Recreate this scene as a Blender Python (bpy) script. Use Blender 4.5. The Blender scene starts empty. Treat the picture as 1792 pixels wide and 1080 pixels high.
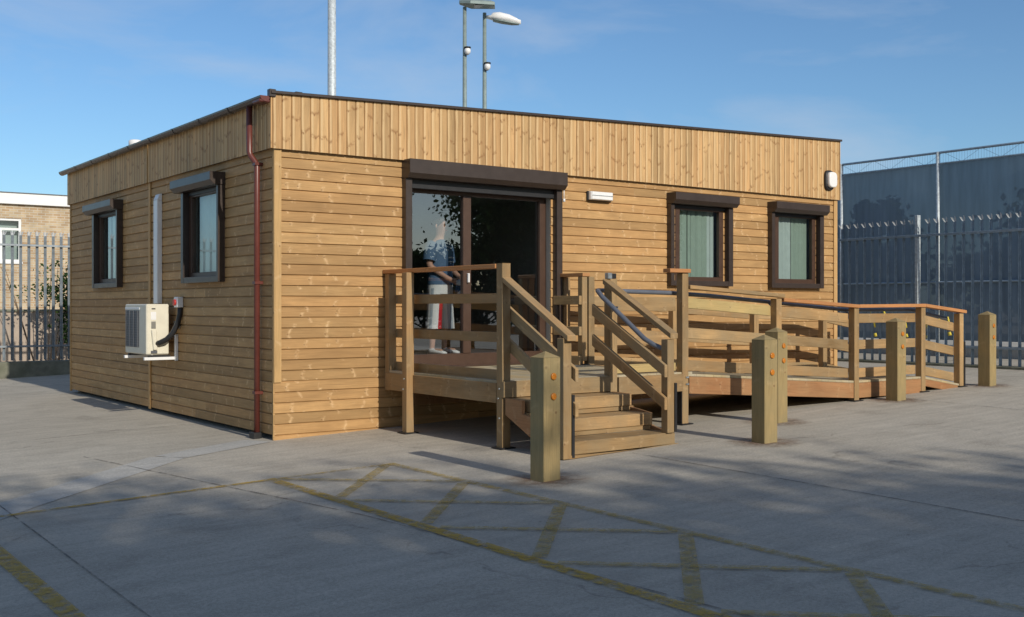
import bpy, bmesh, math, random
from mathutils import Vector, Matrix
R = math.radians
random.seed(7)
sc = bpy.context.scene
COL = sc.collection

# ------------------------------------------------------------------ camera
cam_d = bpy.data.cameras.new("camera")
cam_d.sensor_width = 36.0
cam_d.lens = 38.366
cam_d.shift_y = -0.0022
cam_d.clip_start = 0.05
cam_d.clip_end = 2000
cam = bpy.data.objects.new("camera", cam_d)
COL.objects.link(cam)
cam.location = (-5.0836, -11.4022, 1.5008)
cam.rotation_euler = (R(90), 0, R(-36.3612))
sc.camera = cam

# ------------------------------------------------------------------ sky, sun, exposure
SUN_EL, SUN_DX = 26.5, -0.015
w = bpy.data.worlds.new("World")
sc.world = w
w.use_nodes = True
nt = w.node_tree
nt.nodes.clear()
def wn(t, **k):
    n = nt.nodes.new(t)
    for a, b in k.items():
        setattr(n, a, b)
    return n
wo = wn('ShaderNodeOutputWorld'); wb = wn('ShaderNodeBackground')
sky = wn('ShaderNodeTexSky', sky_type='NISHITA', sun_disc=False, sun_elevation=R(SUN_EL),
         sun_rotation=R(180) - SUN_DX, altitude=50, air_density=1.0, dust_density=0.6, ozone_density=2.2)
wb.inputs['Strength'].default_value = 0.113
tc = wn('ShaderNodeTexCoord')
mp = wn('ShaderNodeMapping'); mp.inputs['Scale'].default_value = (1.5, 1.5, 5.0); mp.inputs['Location'].default_value = (0.55, 0.1, 0.6)
nz = wn('ShaderNodeTexNoise'); nz.inputs['Scale'].default_value = 2.3; nz.inputs['Detail'].default_value = 7; nz.inputs['Roughness'].default_value = 0.55; nz.inputs['Distortion'].default_value = 0.4
cr = wn('ShaderNodeValToRGB'); cr.color_ramp.elements[0].position = 0.47; cr.color_ramp.elements[1].position = 0.80
cr.color_ramp.elements[0].color = (0, 0, 0, 1); cr.color_ramp.elements[1].color = (0.62, 0.62, 0.62, 1)
mx = wn('ShaderNodeMix', data_type='RGBA')
mx.inputs[7].default_value = (4.6, 5.2, 6.2, 1)
tint = wn('ShaderNodeMix', data_type='RGBA', blend_type='MULTIPLY'); tint.inputs[0].default_value = 1.0
# clear blue away from the sun, whiter morning haze on the sunward side
L = nt.links.new
dp = wn('ShaderNodeVectorMath', operation='DOT_PRODUCT'); dp.inputs[1].default_value = (SUN_DX, -0.97, 0.24)
mr = wn('ShaderNodeMapRange', interpolation_type='SMOOTHSTEP'); mr.inputs[1].default_value = -0.5; mr.inputs[2].default_value = 0.4
hz = wn('ShaderNodeMix', data_type='RGBA'); hz.inputs[6].default_value = (0.69, 0.90, 1.07, 1); hz.inputs[7].default_value = (0.95, 0.955, 0.93, 1)
L(tc.outputs['Generated'], dp.inputs[0]); L(dp.outputs['Value'], mr.inputs[0]); L(mr.outputs[0], hz.inputs[0]); L(hz.outputs[2], tint.inputs[7])
L(tc.outputs['Generated'], mp.inputs['Vector']); L(mp.outputs[0], nz.inputs['Vector']); L(nz.outputs[0], cr.inputs[0])
L(sky.outputs[0], tint.inputs[6]); L(tint.outputs[2], mx.inputs[6]); L(cr.outputs[0], mx.inputs[0])
L(mx.outputs[2], wb.inputs['Color']); L(wb.outputs[0], wo.inputs['Surface'])

sl = bpy.data.lights.new("sun", 'SUN')
sl.energy = 3.6; sl.angle = R(0.55); sl.color = (1.0, 0.925, 0.80)
so = bpy.data.objects.new("sun", sl); COL.objects.link(so)
ldir = Vector((-SUN_DX, math.cos(R(SUN_EL)), -math.sin(R(SUN_EL))))
so.rotation_euler = ldir.to_track_quat('-Z', 'Y').to_euler()
so.location = (0, -40, 30)

sc.view_settings.view_transform = 'Standard'
sc.view_settings.look = 'None'
sc.view_settings.exposure = 0.0
sc.view_settings.gamma = 1.0
sc.view_settings.use_curve_mapping = False
sc.render.engine = 'CYCLES'
sc.cycles.max_bounces = 8
sc.cycles.transparent_max_bounces = 16

SLOPE = 0.033
def gz(x):
    return SLOPE * max(-14.0, min(14.0, x))

# ------------------------------------------------------------------ mesh helpers
def basis_of(o):
    v = Vector((0, 0, 0))
    while o is not None:
        v += o.location
        o = o.parent
    return v

class MB:
    def __init__(s):
        s.v = []; s.f = []; s.uv = []; s.rnd = []; s.mi = []; s.sm = []
    def face(s, pts, uvs=None, rnd=0.0, mi=0, smooth=False):
        b = len(s.v)
        s.v += [tuple(p) for p in pts]
        s.f.append(tuple(range(b, b + len(pts))))
        s.uv.append(uvs if uvs else [(p[0], p[1]) for p in pts])
        s.rnd.append(rnd); s.mi.append(mi); s.sm.append(smooth)
    def hexa(s, c, axis, rnd=None, mi=0):
        """c: 8 corners indexed by bits x,y,z of the local box; axis = long axis for the grain."""
        if rnd is None: rnd = random.random()
        c = [Vector(p) for p in c]
        b = len(s.v)
        s.v += [tuple(p) for p in c]
        lens = [(c[1] - c[0]).length, (c[2] - c[0]).length, (c[4] - c[0]).length]
        quads = [((0, 4, 6, 2), 0), ((1, 3, 7, 5), 0), ((0, 1, 5, 4), 1), ((2, 6, 7, 3), 1), ((0, 2, 3, 1), 2), ((4, 5, 7, 6), 2)]
        for k, (q, n) in enumerate(quads):
            off = k * 0.37 + rnd * 5
            others = [a for a in range(3) if a != n]
            ua = axis if axis in others else others[0]
            va = [a for a in others if a != ua][0]
            uvs = []
            for i in q:
                co = [((i >> a) & 1) * lens[a] for a in range(3)]
                uvs.append((co[ua] + rnd * 13.7, co[va] + off))
            s.f.append(tuple(b + i for i in q)); s.uv.append(uvs); s.rnd.append(rnd); s.mi.append(mi); s.sm.append(False)
    def box(s, x0, x1, y0, y1, z0, z1, axis=None, rnd=None, mi=0):
        if axis is None:
            d = [abs(x1 - x0), abs(y1 - y0), abs(z1 - z0)]; axis = d.index(max(d))
        c = [(x1 if i & 1 else x0, y1 if i & 2 else y0, z1 if i & 4 else z0) for i in range(8)]
        s.hexa(c, axis, rnd, mi)
        return s
    def beam(s, p0, p1, wd, h, rnd=None, mi=0):
        """plumb-cut beam between two points, section wd (horizontal) x h (vertical)."""
        p0 = Vector(p0); p1 = Vector(p1); d = p1 - p0
        n = Vector((-d.y, d.x, 0)).normalized() * (wd / 2)
        z = Vector((0, 0, h / 2))
        c = []
        for i in range(8):
            p = p1 if i & 1 else p0
            c.append(p + (n if i & 2 else -n) + (z if i & 4 else -z))
        s.hexa(c, 0, rnd, mi)
        return s
    def tube(s, pts, r, n=10, mi=0, cap=True, r2=None):
        pts = [Vector(p) for p in pts]
        rings = []
        up = Vector((0, 0, 1))
        prev = None
        for i, p in enumerate(pts):
            a = pts[max(0, i - 1)]; c = pts[min(len(pts) - 1, i + 1)]
            t = (c - a).normalized()
            if prev is None:
                ref = up if abs(t.z) < 0.9 else Vector((1, 0, 0))
                u = t.cross(ref).normalized()
            else:
                u = (prev - t * prev.dot(t)).normalized()
            prev = u
            vv = t.cross(u)
            rr = r[i] if isinstance(r, (list, tuple)) else r
            rings.append([p + (u * math.cos(2 * math.pi * k / n) + vv * math.sin(2 * math.pi * k / n)) * rr for k in range(n)])
        s.rings(rings, mi=mi, cap=cap, closed=True)
        return s
    def rings(s, rings, mi=0, cap=True, closed=True, smooth=True):
        b = len(s.v); n = len(rings[0])
        for rg in rings: s.v += [tuple(p) for p in rg]
        for i in range(len(rings) - 1):
            for k in range(n if closed else n - 1):
                k2 = (k + 1) % n
                m = mi(i, k) if callable(mi) else mi
                s.f.append((b + i * n + k, b + i * n + k2, b + (i + 1) * n + k2, b + (i + 1) * n + k))
                s.uv.append([(i * .1, k / n), (i * .1, (k + 1) / n), (i * .1 + .1, (k + 1) / n), (i * .1 + .1, k / n)])
                s.rnd.append(0.5); s.mi.append(m); s.sm.append(smooth)
        if cap:
            for e, rev in ((0, True), (len(rings) - 1, False)):
                idx = [b + e * n + k for k in range(n)]
                if rev: idx.reverse()
                s.f.append(tuple(idx)); s.uv.append([(0, 0)] * n); s.rnd.append(0.5)
                s.mi.append(mi(0, 0) if callable(mi) else mi); s.sm.append(False)
        return s
    def lathe(s, prof, c=(0, 0, 0), n=20, mi=0, cap=True):
        c = Vector(c)
        rings = [[c + Vector((r * math.cos(2 * math.pi * k / n), r * math.sin(2 * math.pi * k / n), z)) for k in range(n)] for r, z in prof]
        return s.rings(rings, mi=mi, cap=cap)
    def prism(s, poly, axis, a0, a1, mi=0, rnd=None):
        """extrude a 2-D polygon along axis (0,1,2); poly gives the other two coords in order."""
        rnd = random.random() if rnd is None else rnd
        def P(q, a):
            l = list(q); l.insert(axis, a); return l
        b = len(s.v); n = len(poly)
        s.v += [tuple(P(q, a0)) for q in poly] + [tuple(P(q, a1)) for q in poly]
        acc = 0
        for k in range(n):
            k2 = (k + 1) % n
            ln = math.dist(poly[k], poly[k2])
            s.f.append((b + k, b + k2, b + n + k2, b + n + k))
            s.uv.append([(a0, acc), (a0, acc + ln), (a1, acc + ln), (a1, acc)]); acc += ln
            s.rnd.append(rnd); s.mi.append(mi); s.sm.append(False)
        for off, rev in ((0, True), (n, False)):
            idx = list(range(n)); 
            if rev: idx.reverse()
            s.f.append(tuple(b + off + k for k in idx)); s.uv.append([poly[k] for k in idx])
            s.rnd.append(rnd); s.mi.append(mi); s.sm.append(False)
        return s
    def build(s, name, mats, parent=None, bevel=0.0, recalc=True):
        off = basis_of(parent) if parent else Vector((0, 0, 0))
        me = bpy.data.meshes.new(name)
        me.from_pydata([(x - off.x, y - off.y, z - off.z) for x, y, z in s.v], [], s.f)
        uvl = me.uv_layers.new(name="UVMap")
        flat = []
        for f in s.uv:
            for q in f: flat += [q[0], q[1]]
        uvl.data.foreach_set("uv", flat)
        at = me.attributes.new("rnd", 'FLOAT', 'FACE'); at.data.foreach_set("value", s.rnd)
        me.polygons.foreach_set("material_index", s.mi)
        me.polygons.foreach_set("use_smooth", s.sm)
        if not isinstance(mats, (list, tuple)): mats = [mats]
        for m in mats: me.materials.append(m)
        if recalc:
            bm = bmesh.new(); bm.from_mesh(me); bmesh.ops.recalc_face_normals(bm, faces=bm.faces); bm.to_mesh(me); bm.free()
        me.update()
        o = bpy.data.objects.new(name, me); COL.objects.link(o)
        if parent: o.parent = parent
        if bevel:
            m = o.modifiers.new("bevel", 'BEVEL'); m.width = bevel; m.segments = 1; m.limit_method = 'ANGLE'; m.angle_limit = R(50)
        return o

def tag(o, label=None, cat=None, group=None, kind=None):
    if label: o["label"] = label
    if cat: o["category"] = cat
    if group: o["group"] = group
    if kind: o["kind"] = kind
    return o
def empty(name, loc, label, cat, group=None):
    o = bpy.data.objects.new(name, None); COL.objects.link(o); o.location = loc
    o.empty_display_size = 0.3
    return tag(o, label, cat, group)
def copy_tree(o, parent=None):
    c = o.copy(); COL.objects.link(c)
    if parent: c.parent = parent
    for ch in list(o.children): copy_tree(ch, c)
    return c

# ------------------------------------------------------------------ materials
def mat(name):
    m = bpy.data.materials.new(name); m.use_nodes = True
    t = m.node_tree; t.nodes.clear()
    o = t.nodes.new('ShaderNodeOutputMaterial'); p = t.nodes.new('ShaderNodeBsdfPrincipled')
    t.links.new(p.outputs[0], o.inputs[0])
    return m, t, p, o
def N(t, typ, ins=None, **k):
    n = t.nodes.new(typ)
    for a, b in k.items(): setattr(n, a, b)
    if ins:
        for a, b in ins.items():
            if isinstance(b, bpy.types.NodeSocket): t.links.new(b, n.inputs[a])
            else: n.inputs[a].default_value = b
    return n
def ramp(t, fac, stops, interp='LINEAR'):
    n = t.nodes.new('ShaderNodeValToRGB'); n.color_ramp.interpolation = interp
    e = n.color_ramp.elements
    while len(e) < len(stops): e.new(0.5)
    for x, (p, c) in zip(e, stops):
        x.position = p; x.color = (c, c, c, 1) if isinstance(c, (int, float)) else (*c, 1)
    t.links.new(fac, n.inputs[0]); return n.outputs[0]
def mix(t, fac, a, b, blend='MIX'):
    n = t.nodes.new('ShaderNodeMix'); n.data_type = 'RGBA'; n.blend_type = blend
    for i, x in ((0, fac), (6, a), (7, b)):
        if isinstance(x, bpy.types.NodeSocket): t.links.new(x, n.inputs[i])
        elif isinstance(x, (int, float)): n.inputs[i].default_value = x if i == 0 else (x, x, x, 1)
        else: n.inputs[i].default_value = (*x, 1)
    return n.outputs[2]
def math_(t, op, a, b=0.0, c=None):
    n = t.nodes.new('ShaderNodeMath'); n.operation = op
    for i, x in enumerate((a, b) if c is None else (a, b, c)):
        if isinstance(x, bpy.types.NodeSocket): t.links.new(x, n.inputs[i])
        else: n.inputs[i].default_value = x
    return n.outputs[0]
def bump(t, p, h, strength, dist=0.01):
    n = N(t, 'ShaderNodeBump', {'Height': h, 'Strength': strength, 'Distance': dist})
    t.links.new(n.outputs[0], p.inputs['Normal'])

def wood(name, base, var=0.18, knot=(0.12, 0.05, 0.02), pale=(0.75, 0.55, 0.33), palef=0.55, rough=0.62, weather=None, wf=0.0, boards=0.117, stripe=None):
    m, t, p, o = mat(name)
    uv = N(t, 'ShaderNodeUVMap').outputs[0]
    rn = N(t, 'ShaderNodeAttribute', attribute_name='rnd').outputs['Fac']
    sep = N(t, 'ShaderNodeSeparateXYZ', {0: uv})
    u, v = sep.outputs[0], sep.outputs[1]
    w1 = N(t, 'ShaderNodeTexNoise', {'Vector': N(t, 'ShaderNodeCombineXYZ', {0: math_(t, 'MULTIPLY', u, 1.4), 1: math_(t, 'MULTIPLY', v, 9.0), 2: math_(t, 'MULTIPLY', rn, 31.0)}).outputs[0], 'Scale': 1.0, 'Detail': 3.0, 'Distortion': 0.6}).outputs[0]
    # fine fibre grain, bent by the slow noise
    vv = math_(t, 'ADD', math_(t, 'MULTIPLY', v, 85.0), math_(t, 'MULTIPLY', w1, 9.0))
    g = N(t, 'ShaderNodeTexNoise', {'Vector': N(t, 'ShaderNodeCombineXYZ', {0: math_(t, 'MULTIPLY', u, 3.0), 1: vv, 2: math_(t, 'MULTIPLY', rn, 17.0)}).outputs[0], 'Scale': 1.0, 'Detail': 4.0}).outputs[0]
    gcol = ramp(t, g, [(0.28, 0.80), (0.5, 1.0), (0.75, 1.10)])
    wcol = ramp(t, w1, [(0.25, 1.0 - var), (0.5, 1.0), (0.75, 1.0 + var)])
    bcol = N(t, 'ShaderNodeMapRange', {0: rn, 3: 1.0 - var, 4: 1.0 + var}).outputs[0]
    c = mix(t, 1.0, base, gcol, 'MULTIPLY')
    c = mix(t, 1.0, c, wcol, 'MULTIPLY')
    c = mix(t, 1.0, c, N(t, 'ShaderNodeCombineXYZ', {0: bcol, 1: bcol, 2: bcol}).outputs[0], 'MULTIPLY')
    # reddish drift between boards
    c = mix(t, math_(t, 'MULTIPLY', math_(t, 'FRACT', math_(t, 'MULTIPLY', rn, 7.3)), 0.35), c, mix(t, 1.0, c, (1.12, 0.90, 0.75), 'MULTIPLY'))
    if stripe:     # paler sapwood along one edge of every board
        lv = math_(t, 'SUBTRACT', v, math_(t, 'MULTIPLY', rn, 5.0))
        edge = ramp(t, math_(t, 'ADD', lv, math_(t, 'MULTIPLY', math_(t, 'SUBTRACT', w1, 0.5), 0.05)), [(0.010, 0.0), (0.018, 1.0), (0.030, 1.0), (0.044, 0.0)])
        c = mix(t, math_(t, 'MULTIPLY', edge, 0.75), c, stripe)
        dark = ramp(t, lv, [(0.0, 1.0), (0.012, 0.0)])
        c = mix(t, math_(t, 'MULTIPLY', dark, 0.55), c, (0.16, 0.08, 0.03))
    # knots: one cell grid along the board, with pale tear-out round dark hearts
    kx = math_(t, 'ADD', math_(t, 'MULTIPLY', u, 2.3), math_(t, 'MULTIPLY', rn, 57.0))
    ky = math_(t, 'ADD', math_(t, 'MULTIPLY', v, 1.0 / boards), math_(t, 'MULTIPLY', rn, 91.0))
    vo = N(t, 'ShaderNodeTexVoronoi', {'Vector': N(t, 'ShaderNodeCombineXYZ', {0: kx, 1: ky, 2: 0.0}).outputs[0], 'Scale': 1.0, 'Randomness': 0.9})
    vd = N(t, 'ShaderNodeVectorMath', {0: N(t, 'ShaderNodeCombineXYZ', {0: kx, 1: ky, 2: 0.0}).outputs[0], 1: vo.outputs['Position']}, operation='SUBTRACT')
    ds = N(t, 'ShaderNodeSeparateXYZ', {0: vd.outputs[0]})
    dx, dy = ds.outputs[0], ds.outputs[1]
    rr = math_(t, 'SQRT', math_(t, 'ADD', math_(t, 'POWER', math_(t, 'MULTIPLY', dx, 3.4), 2.0), math_(t, 'POWER', math_(t, 'MULTIPLY', dy, 1.4), 2.0)))
    heart = ramp(t, rr, [(0.05, 1.0), (0.13, 0.0)])
    # pale crescent: bent line  dx = k*dy^2
    cres = math_(t, 'ABSOLUTE', math_(t, 'SUBTRACT', math_(t, 'SUBTRACT', dx, 0.02), math_(t, 'MULTIPLY', math_(t, 'ABSOLUTE', dy), 0.13)))
    cn = N(t, 'ShaderNodeTexNoise', {'Vector': uv, 'Scale': 26.0, 'Detail': 2.0}).outputs[0]
    cmask = math_(t, 'MULTIPLY', ramp(t, math_(t, 'ADD', cres, math_(t, 'MULTIPLY', math_(t, 'SUBTRACT', cn, 0.5), 0.05)), [(0.0, 1.0), (0.075, 0.0)]), ramp(t, cn, [(0.38, 0.0), (0.58, 1.0)]))
    cell = N(t, 'ShaderNodeSeparateXYZ', {0: vo.outputs['Color']}).outputs[0]
    on = ramp(t, cell, [(0.32, 0.0), (0.42, 1.0)])
    c = mix(t, math_(t, 'MULTIPLY', math_(t, 'MULTIPLY', cmask, on), palef), c, pale)
    c = mix(t, math_(t, 'MULTIPLY', math_(t, 'MULTIPLY', heart, on), 0.62), c, knot)
    if weather:
        ob = N(t, 'ShaderNodeTexCoord').outputs['Object']
        wn_ = N(t, 'ShaderNodeTexNoise', {'Vector': ob, 'Scale': 2.6, 'Detail': 5.0, 'Roughness': 0.65}).outputs[0]
        c = mix(t, math_(t, 'MULTIPLY', ramp(t, wn_, [(0.36, 0.0), (0.66, 1.0)]), wf), c, weather)
    t.links.new(c, p.inputs['Base Color'])
    p.inputs['Roughness'].default_value = rough
    p.inputs['Specular IOR Level'].default_value = 0.25
    bump(t, p, math_(t, 'ADD', g, math_(t, 'MULTIPLY', w1, 0.5)), 0.22, 0.004)
    return m

def plain(name, col, rough=0.5, metal=0.0, nscale=8.0, namt=0.12, spec=0.5, bmp=0.0, dirt=None, df=0.3):
    m, t, p, o = mat(name)
    ob = N(t, 'ShaderNodeTexCoord').outputs['Object']
    n = N(t, 'ShaderNodeTexNoise', {'Vector': ob, 'Scale': nscale, 'Detail': 5.0, 'Roughness': 0.6}).outputs[0]
    c = mix(t, 1.0, col, ramp(t, n, [(0.3, 1 - namt), (0.7, 1 + namt)]), 'MULTIPLY')
    if dirt:
        n2 = N(t, 'ShaderNodeTexNoise', {'Vector': ob, 'Scale': nscale * 0.35, 'Detail': 6.0}).outputs[0]
        c = mix(t, math_(t, 'MULTIPLY', ramp(t, n2, [(0.45, 0.0), (0.7, 1.0)]), df), c, dirt)
    t.links.new(c, p.inputs['Base Color'])
    rr = N(t, 'ShaderNodeMapRange', {0: n, 3: max(0.02, rough - 0.08), 4: min(1.0, rough + 0.08)}).outputs[0]
    t.links.new(rr, p.inputs['Roughness'])
    p.inputs['Metallic'].default_value = metal
    p.inputs['Specular IOR Level'].default_value = spec
    if bmp: bump(t, p, n, bmp, 0.005)
    return m

def glass(name, tint, refl=0.12, k=2.0):
    m, t, p, o = mat(name)
    t.nodes.remove(p)
    tr = N(t, 'ShaderNodeBsdfTransparent', {'Color': (*tint, 1)})
    gl = N(t, 'ShaderNodeBsdfGlossy', {'Color': (0.9, 0.95, 1.0, 1), 'Roughness': 0.0})
    ge = N(t, 'ShaderNodeNewGeometry')
    cs = math_(t, 'ABSOLUTE', N(t, 'ShaderNodeVectorMath', {0: ge.outputs['Normal'], 1: ge.outputs['Incoming']}, operation='DOT_PRODUCT').outputs['Value'])
    lw = math_(t, 'ADD', math_(t, 'MULTIPLY', math_(t, 'POWER', math_(t, 'SUBTRACT', 1.0, cs), 5.0), 0.96), 0.04)   # Schlick, same from both sides
    f = math_(t, 'MINIMUM', math_(t, 'ADD', math_(t, 'MULTIPLY', lw, k), refl), 1.0)
    ms = N(t, 'ShaderNodeMixShader', {0: f, 1: tr.outputs[0], 2: gl.outputs[0]})
    t.links.new(ms.outputs[0], o.inputs[0])
    return m

M = {}
M['clad'] = wood('cladding_pine', (0.455, 0.285, 0.127), 0.20, pale=(0.74, 0.52, 0.29), palef=0.85, weather=(0.36, 0.205, 0.085), wf=0.45)
M['clad_v'] = wood('fascia_pine', (0.495, 0.318, 0.150), 0.18, stripe=(0.67, 0.48, 0.26), knot=(0.20, 0.09, 0.03), pale=(0.25, 0.12, 0.045), palef=0.8)
M['trim'] = wood('trim_pine', (0.50, 0.325, 0.145), 0.10, palef=0.3)
M['rail'] = wood('treated_timber', (0.355, 0.230, 0.108), 0.24, palef=0.25, weather=(0.275, 0.215, 0.13), wf=0.6, boards=0.14)
M['rail_green'] = wood('green_timber', (0.45, 0.345, 0.155), 0.12, palef=0.2, weather=(0.38, 0.325, 0.165), wf=0.5, boards=0.14)
M['cap'] = wood('capping_timber', (0.46, 0.215, 0.085), 0.15, palef=0.2, weather=(0.42, 0.24, 0.11), wf=0.4, boards=0.14)
M['fasc'] = wood('deck_edge_timber', (0.31, 0.160, 0.075), 0.18, palef=0.2, weather=(0.34, 0.22, 0.11), wf=0.5, boards=0.16)
M['deck'] = wood('deck_board', (0.40, 0.33, 0.19), 0.16, palef=0.15, rough=0.8, weather=(0.44, 0.41, 0.33), wf=0.8, boards=0.14)
M['bollard'] = wood('bollard_timber', (0.325, 0.255, 0.125), 0.18, palef=0.15, weather=(0.235, 0.205, 0.115), wf=0.6, boards=0.2)
M['brown'] = plain('brown_metal', (0.050, 0.036, 0.030), 0.35, namt=0.1)
M['brown_dark'] = plain('brown_frame', (0.070, 0.038, 0.025), 0.4, namt=0.12)
M['gutter'] = plain('brown_plastic', (0.055, 0.035, 0.032), 0.28)
M['pipe'] = plain('red_brown_plastic', (0.135, 0.036, 0.027), 0.35, namt=0.1)
M['black'] = plain('black_metal', (0.018, 0.018, 0.02), 0.45)
M['white'] = plain('white_plastic', (0.80, 0.80, 0.80), 0.35, namt=0.03)
M['cream'] = plain('cream_casing', (0.72, 0.68, 0.56), 0.4, namt=0.04, dirt=(0.5, 0.45, 0.35), df=0.15)
M['grille'] = plain('fan_grille', (0.09, 0.095, 0.11), 0.5)
M['grille_bar'] = plain('grille_bar', (0.15, 0.155, 0.165), 0.5)
M['grey_metal'] = plain('galvanised_steel', (0.42, 0.46, 0.48), 0.42, 0.75, 14, 0.25)
M['galv_pole'] = plain('galvanised_pole', (0.50, 0.55, 0.58), 0.55, 0.25, 20, 0.28)
M['green_pole'] = plain('lamp_post_paint', (0.24, 0.30, 0.29), 0.5, 0.2, 8, 0.15)
M['tube'] = plain('coated_tube', (0.135, 0.15, 0.185), 0.38, 0.1, 6, 0.15)
M['red'] = plain('red_plastic', (0.55, 0.03, 0.02), 0.4)
M['orange'] = plain('amber_reflector', (0.50, 0.17, 0.015), 0.35, namt=0.2, nscale=60)
M['fence_blue'] = plain('fence_steel', (0.29, 0.37, 0.445), 0.5, 0.35, 9, 0.2)
M['fence_grey'] = plain('fence_galvanised', (0.28, 0.315, 0.345), 0.5, 0.4, 9, 0.2)
M['sunlit_tip'] = plain('sunlit_pale_head', (0.60, 0.63, 0.66), 0.45, 0.2, 9, 0.15)  # same steel as the pales; sun on the heads is put into the colour
M['kerb'] = plain('kerb_concrete', (0.20, 0.20, 0.16), 0.9, 0, 5, 0.3, 0.2, 0.4, dirt=(0.10, 0.11, 0.07), df=0.7)
M['roof'] = plain('roof_felt', (0.16, 0.16, 0.17), 0.85, 0, 12, 0.2, 0.3, 0.3)
M['soffit'] = plain('dark_backing', (0.05, 0.035, 0.025), 0.8)
M['inside'] = plain('interior_paint', (0.30, 0.29, 0.27), 0.8, namt=0.05)
M['carpet'] = plain('interior_floor', (0.10, 0.10, 0.11), 0.9, namt=0.1)
M['blind'] = plain('vertical_blind', (0.215, 0.27, 0.235), 0.8, namt=0.06)
M['blind_brightened'] = plain('brightened_blind', (0.62, 0.70, 0.65), 0.8, namt=0.05)  # blind colour raised for the shaded side wall, light put into the albedo
M['blind_pale'] = plain('pale_blind', (0.33, 0.38, 0.38), 0.8, namt=0.06)
M['skin'] = plain('skin', (0.50, 0.28, 0.20), 0.55, namt=0.08)
M['hair'] = plain('hair', (0.045, 0.028, 0.018), 0.6)
M['shirt'] = plain('blue_cotton', (0.075, 0.135, 0.235), 0.85, namt=0.1)
M['shirt_dark'] = plain('navy_print', (0.05, 0.10, 0.19), 0.85)
M['shorts'] = plain('white_cotton', (0.72, 0.72, 0.72), 0.85, namt=0.05)
M['shorts_grey'] = plain('grey_cotton', (0.36, 0.41, 0.46), 0.85, namt=0.05)
M['shorts_red'] = plain('red_cotton', (0.50, 0.015, 0.025), 0.85)
M['door_glass'] = glass('door_glass', (0.86, 0.90, 0.91), 0.16)
M['win_glass'] = glass('window_glass', (0.86, 0.92, 0.90), 0.01, 1.2)
M['render_wall'] = plain('garden_wall', (0.40, 0.33, 0.27), 0.9, 0, 3, 0.15, 0.2, 0.3)

def concrete(name, base, stain, light):
    m, t, p, o = mat(name)
    ob = N(t, 'ShaderNodeTexCoord').outputs['Object']
    big = N(t, 'ShaderNodeTexNoise', {'Vector': ob, 'Scale': 0.28, 'Detail': 6.0, 'Roughness': 0.6, 'Distortion': 0.8}).outputs[0]
    mid = N(t, 'ShaderNodeTexNoise', {'Vector': ob, 'Scale': 1.5, 'Detail': 7.0, 'Roughness': 0.68, 'Distortion': 0.5}).outputs[0]
    fine = N(t, 'ShaderNodeTexNoise', {'Vector': ob, 'Scale': 45.0, 'Detail': 4.0}).outputs[0]
    brush = N(t, 'ShaderNodeTexNoise', {'Vector': N(t, 'ShaderNodeMapping', {'Vector': ob, 'Scale': (1.2, 9.0, 1.0)}).outputs[0], 'Scale': 1.0, 'Detail': 5.0}).outputs[0]
    c = mix(t, ramp(t, big, [(0.33, 0.0), (0.68, 1.0)]), base, light)
    c = mix(t, math_(t, 'MULTIPLY', ramp(t, mid, [(0.48, 0.0), (0.74, 1.0)]), 0.55), c, stain)
    c = mix(t, 1.0, c, ramp(t, fine, [(0.3, 0.86), (0.7, 1.12)]), 'MULTIPLY')
    c = mix(t, 1.0, c, ramp(t, brush, [(0.3, 0.90), (0.7, 1.08)]), 'MULTIPLY')
    vo = N(t, 'ShaderNodeTexVoronoi', {'Vector': ob, 'Scale': 2.2}).outputs['Distance']
    c = mix(t, math_(t, 'MULTIPLY', ramp(t, vo, [(0.015, 1.0), (0.035, 0.0)]), 0.55), c, (0.06, 0.05, 0.045))
    grit = N(t, 'ShaderNodeTexNoise', {'Vector': ob, 'Scale': 160.0, 'Detail': 2.0}).outputs[0]
    c = mix(t, 1.0, c, ramp(t, grit, [(0.30, 0.80), (0.5, 1.0), (0.70, 1.16)]), 'MULTIPLY')
    wob = N(t, 'ShaderNodeVectorMath', {0: ob, 1: N(t, 'ShaderNodeVectorMath', {0: N(t, 'ShaderNodeTexNoise', {'Vector': ob, 'Scale': 1.7, 'Detail': 5.0}).outputs['Color'], 3: 0.9}, operation='SCALE').outputs[0]}, operation='ADD').outputs[0]
    ck = N(t, 'ShaderNodeTexVoronoi', {'Vector': wob, 'Scale': 0.17}, feature='DISTANCE_TO_EDGE').outputs['Distance']
    c = mix(t, math_(t, 'MULTIPLY', ramp(t, ck, [(0.0007, 1.0), (0.0016, 0.0)]), math_(t, 'MULTIPLY', ramp(t, mid, [(0.42, 0.0), (0.55, 1.0)]), 0.35)), c, (0.07, 0.062, 0.055))
    oil = N(t, 'ShaderNodeTexNoise', {'Vector': ob, 'Scale': 0.75, 'Detail': 3.0, 'Distortion': 1.2}).outputs[0]
    c = mix(t, math_(t, 'MULTIPLY', ramp(t, oil, [(0.62, 0.0), (0.76, 1.0)]), 0.25), c, (0.11, 0.098, 0.085))
    t.links.new(c, p.inputs['Base Color'])
    p.inputs['Roughness'].default_value = 0.88; p.inputs['Specular IOR Level'].default_value = 0.25
    bump(t, p, math_(t, 'ADD', fine, mid), 0.25, 0.004)
    return m
M['concrete'] = concrete('yard_concrete', (0.425, 0.388, 0.325), (0.295, 0.266, 0.222), (0.485, 0.447, 0.380))
M['screed'] = concrete('pale_screed', (0.445, 0.432, 0.400), (0.37, 0.36, 0.335), (0.49, 0.475, 0.44))

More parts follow.
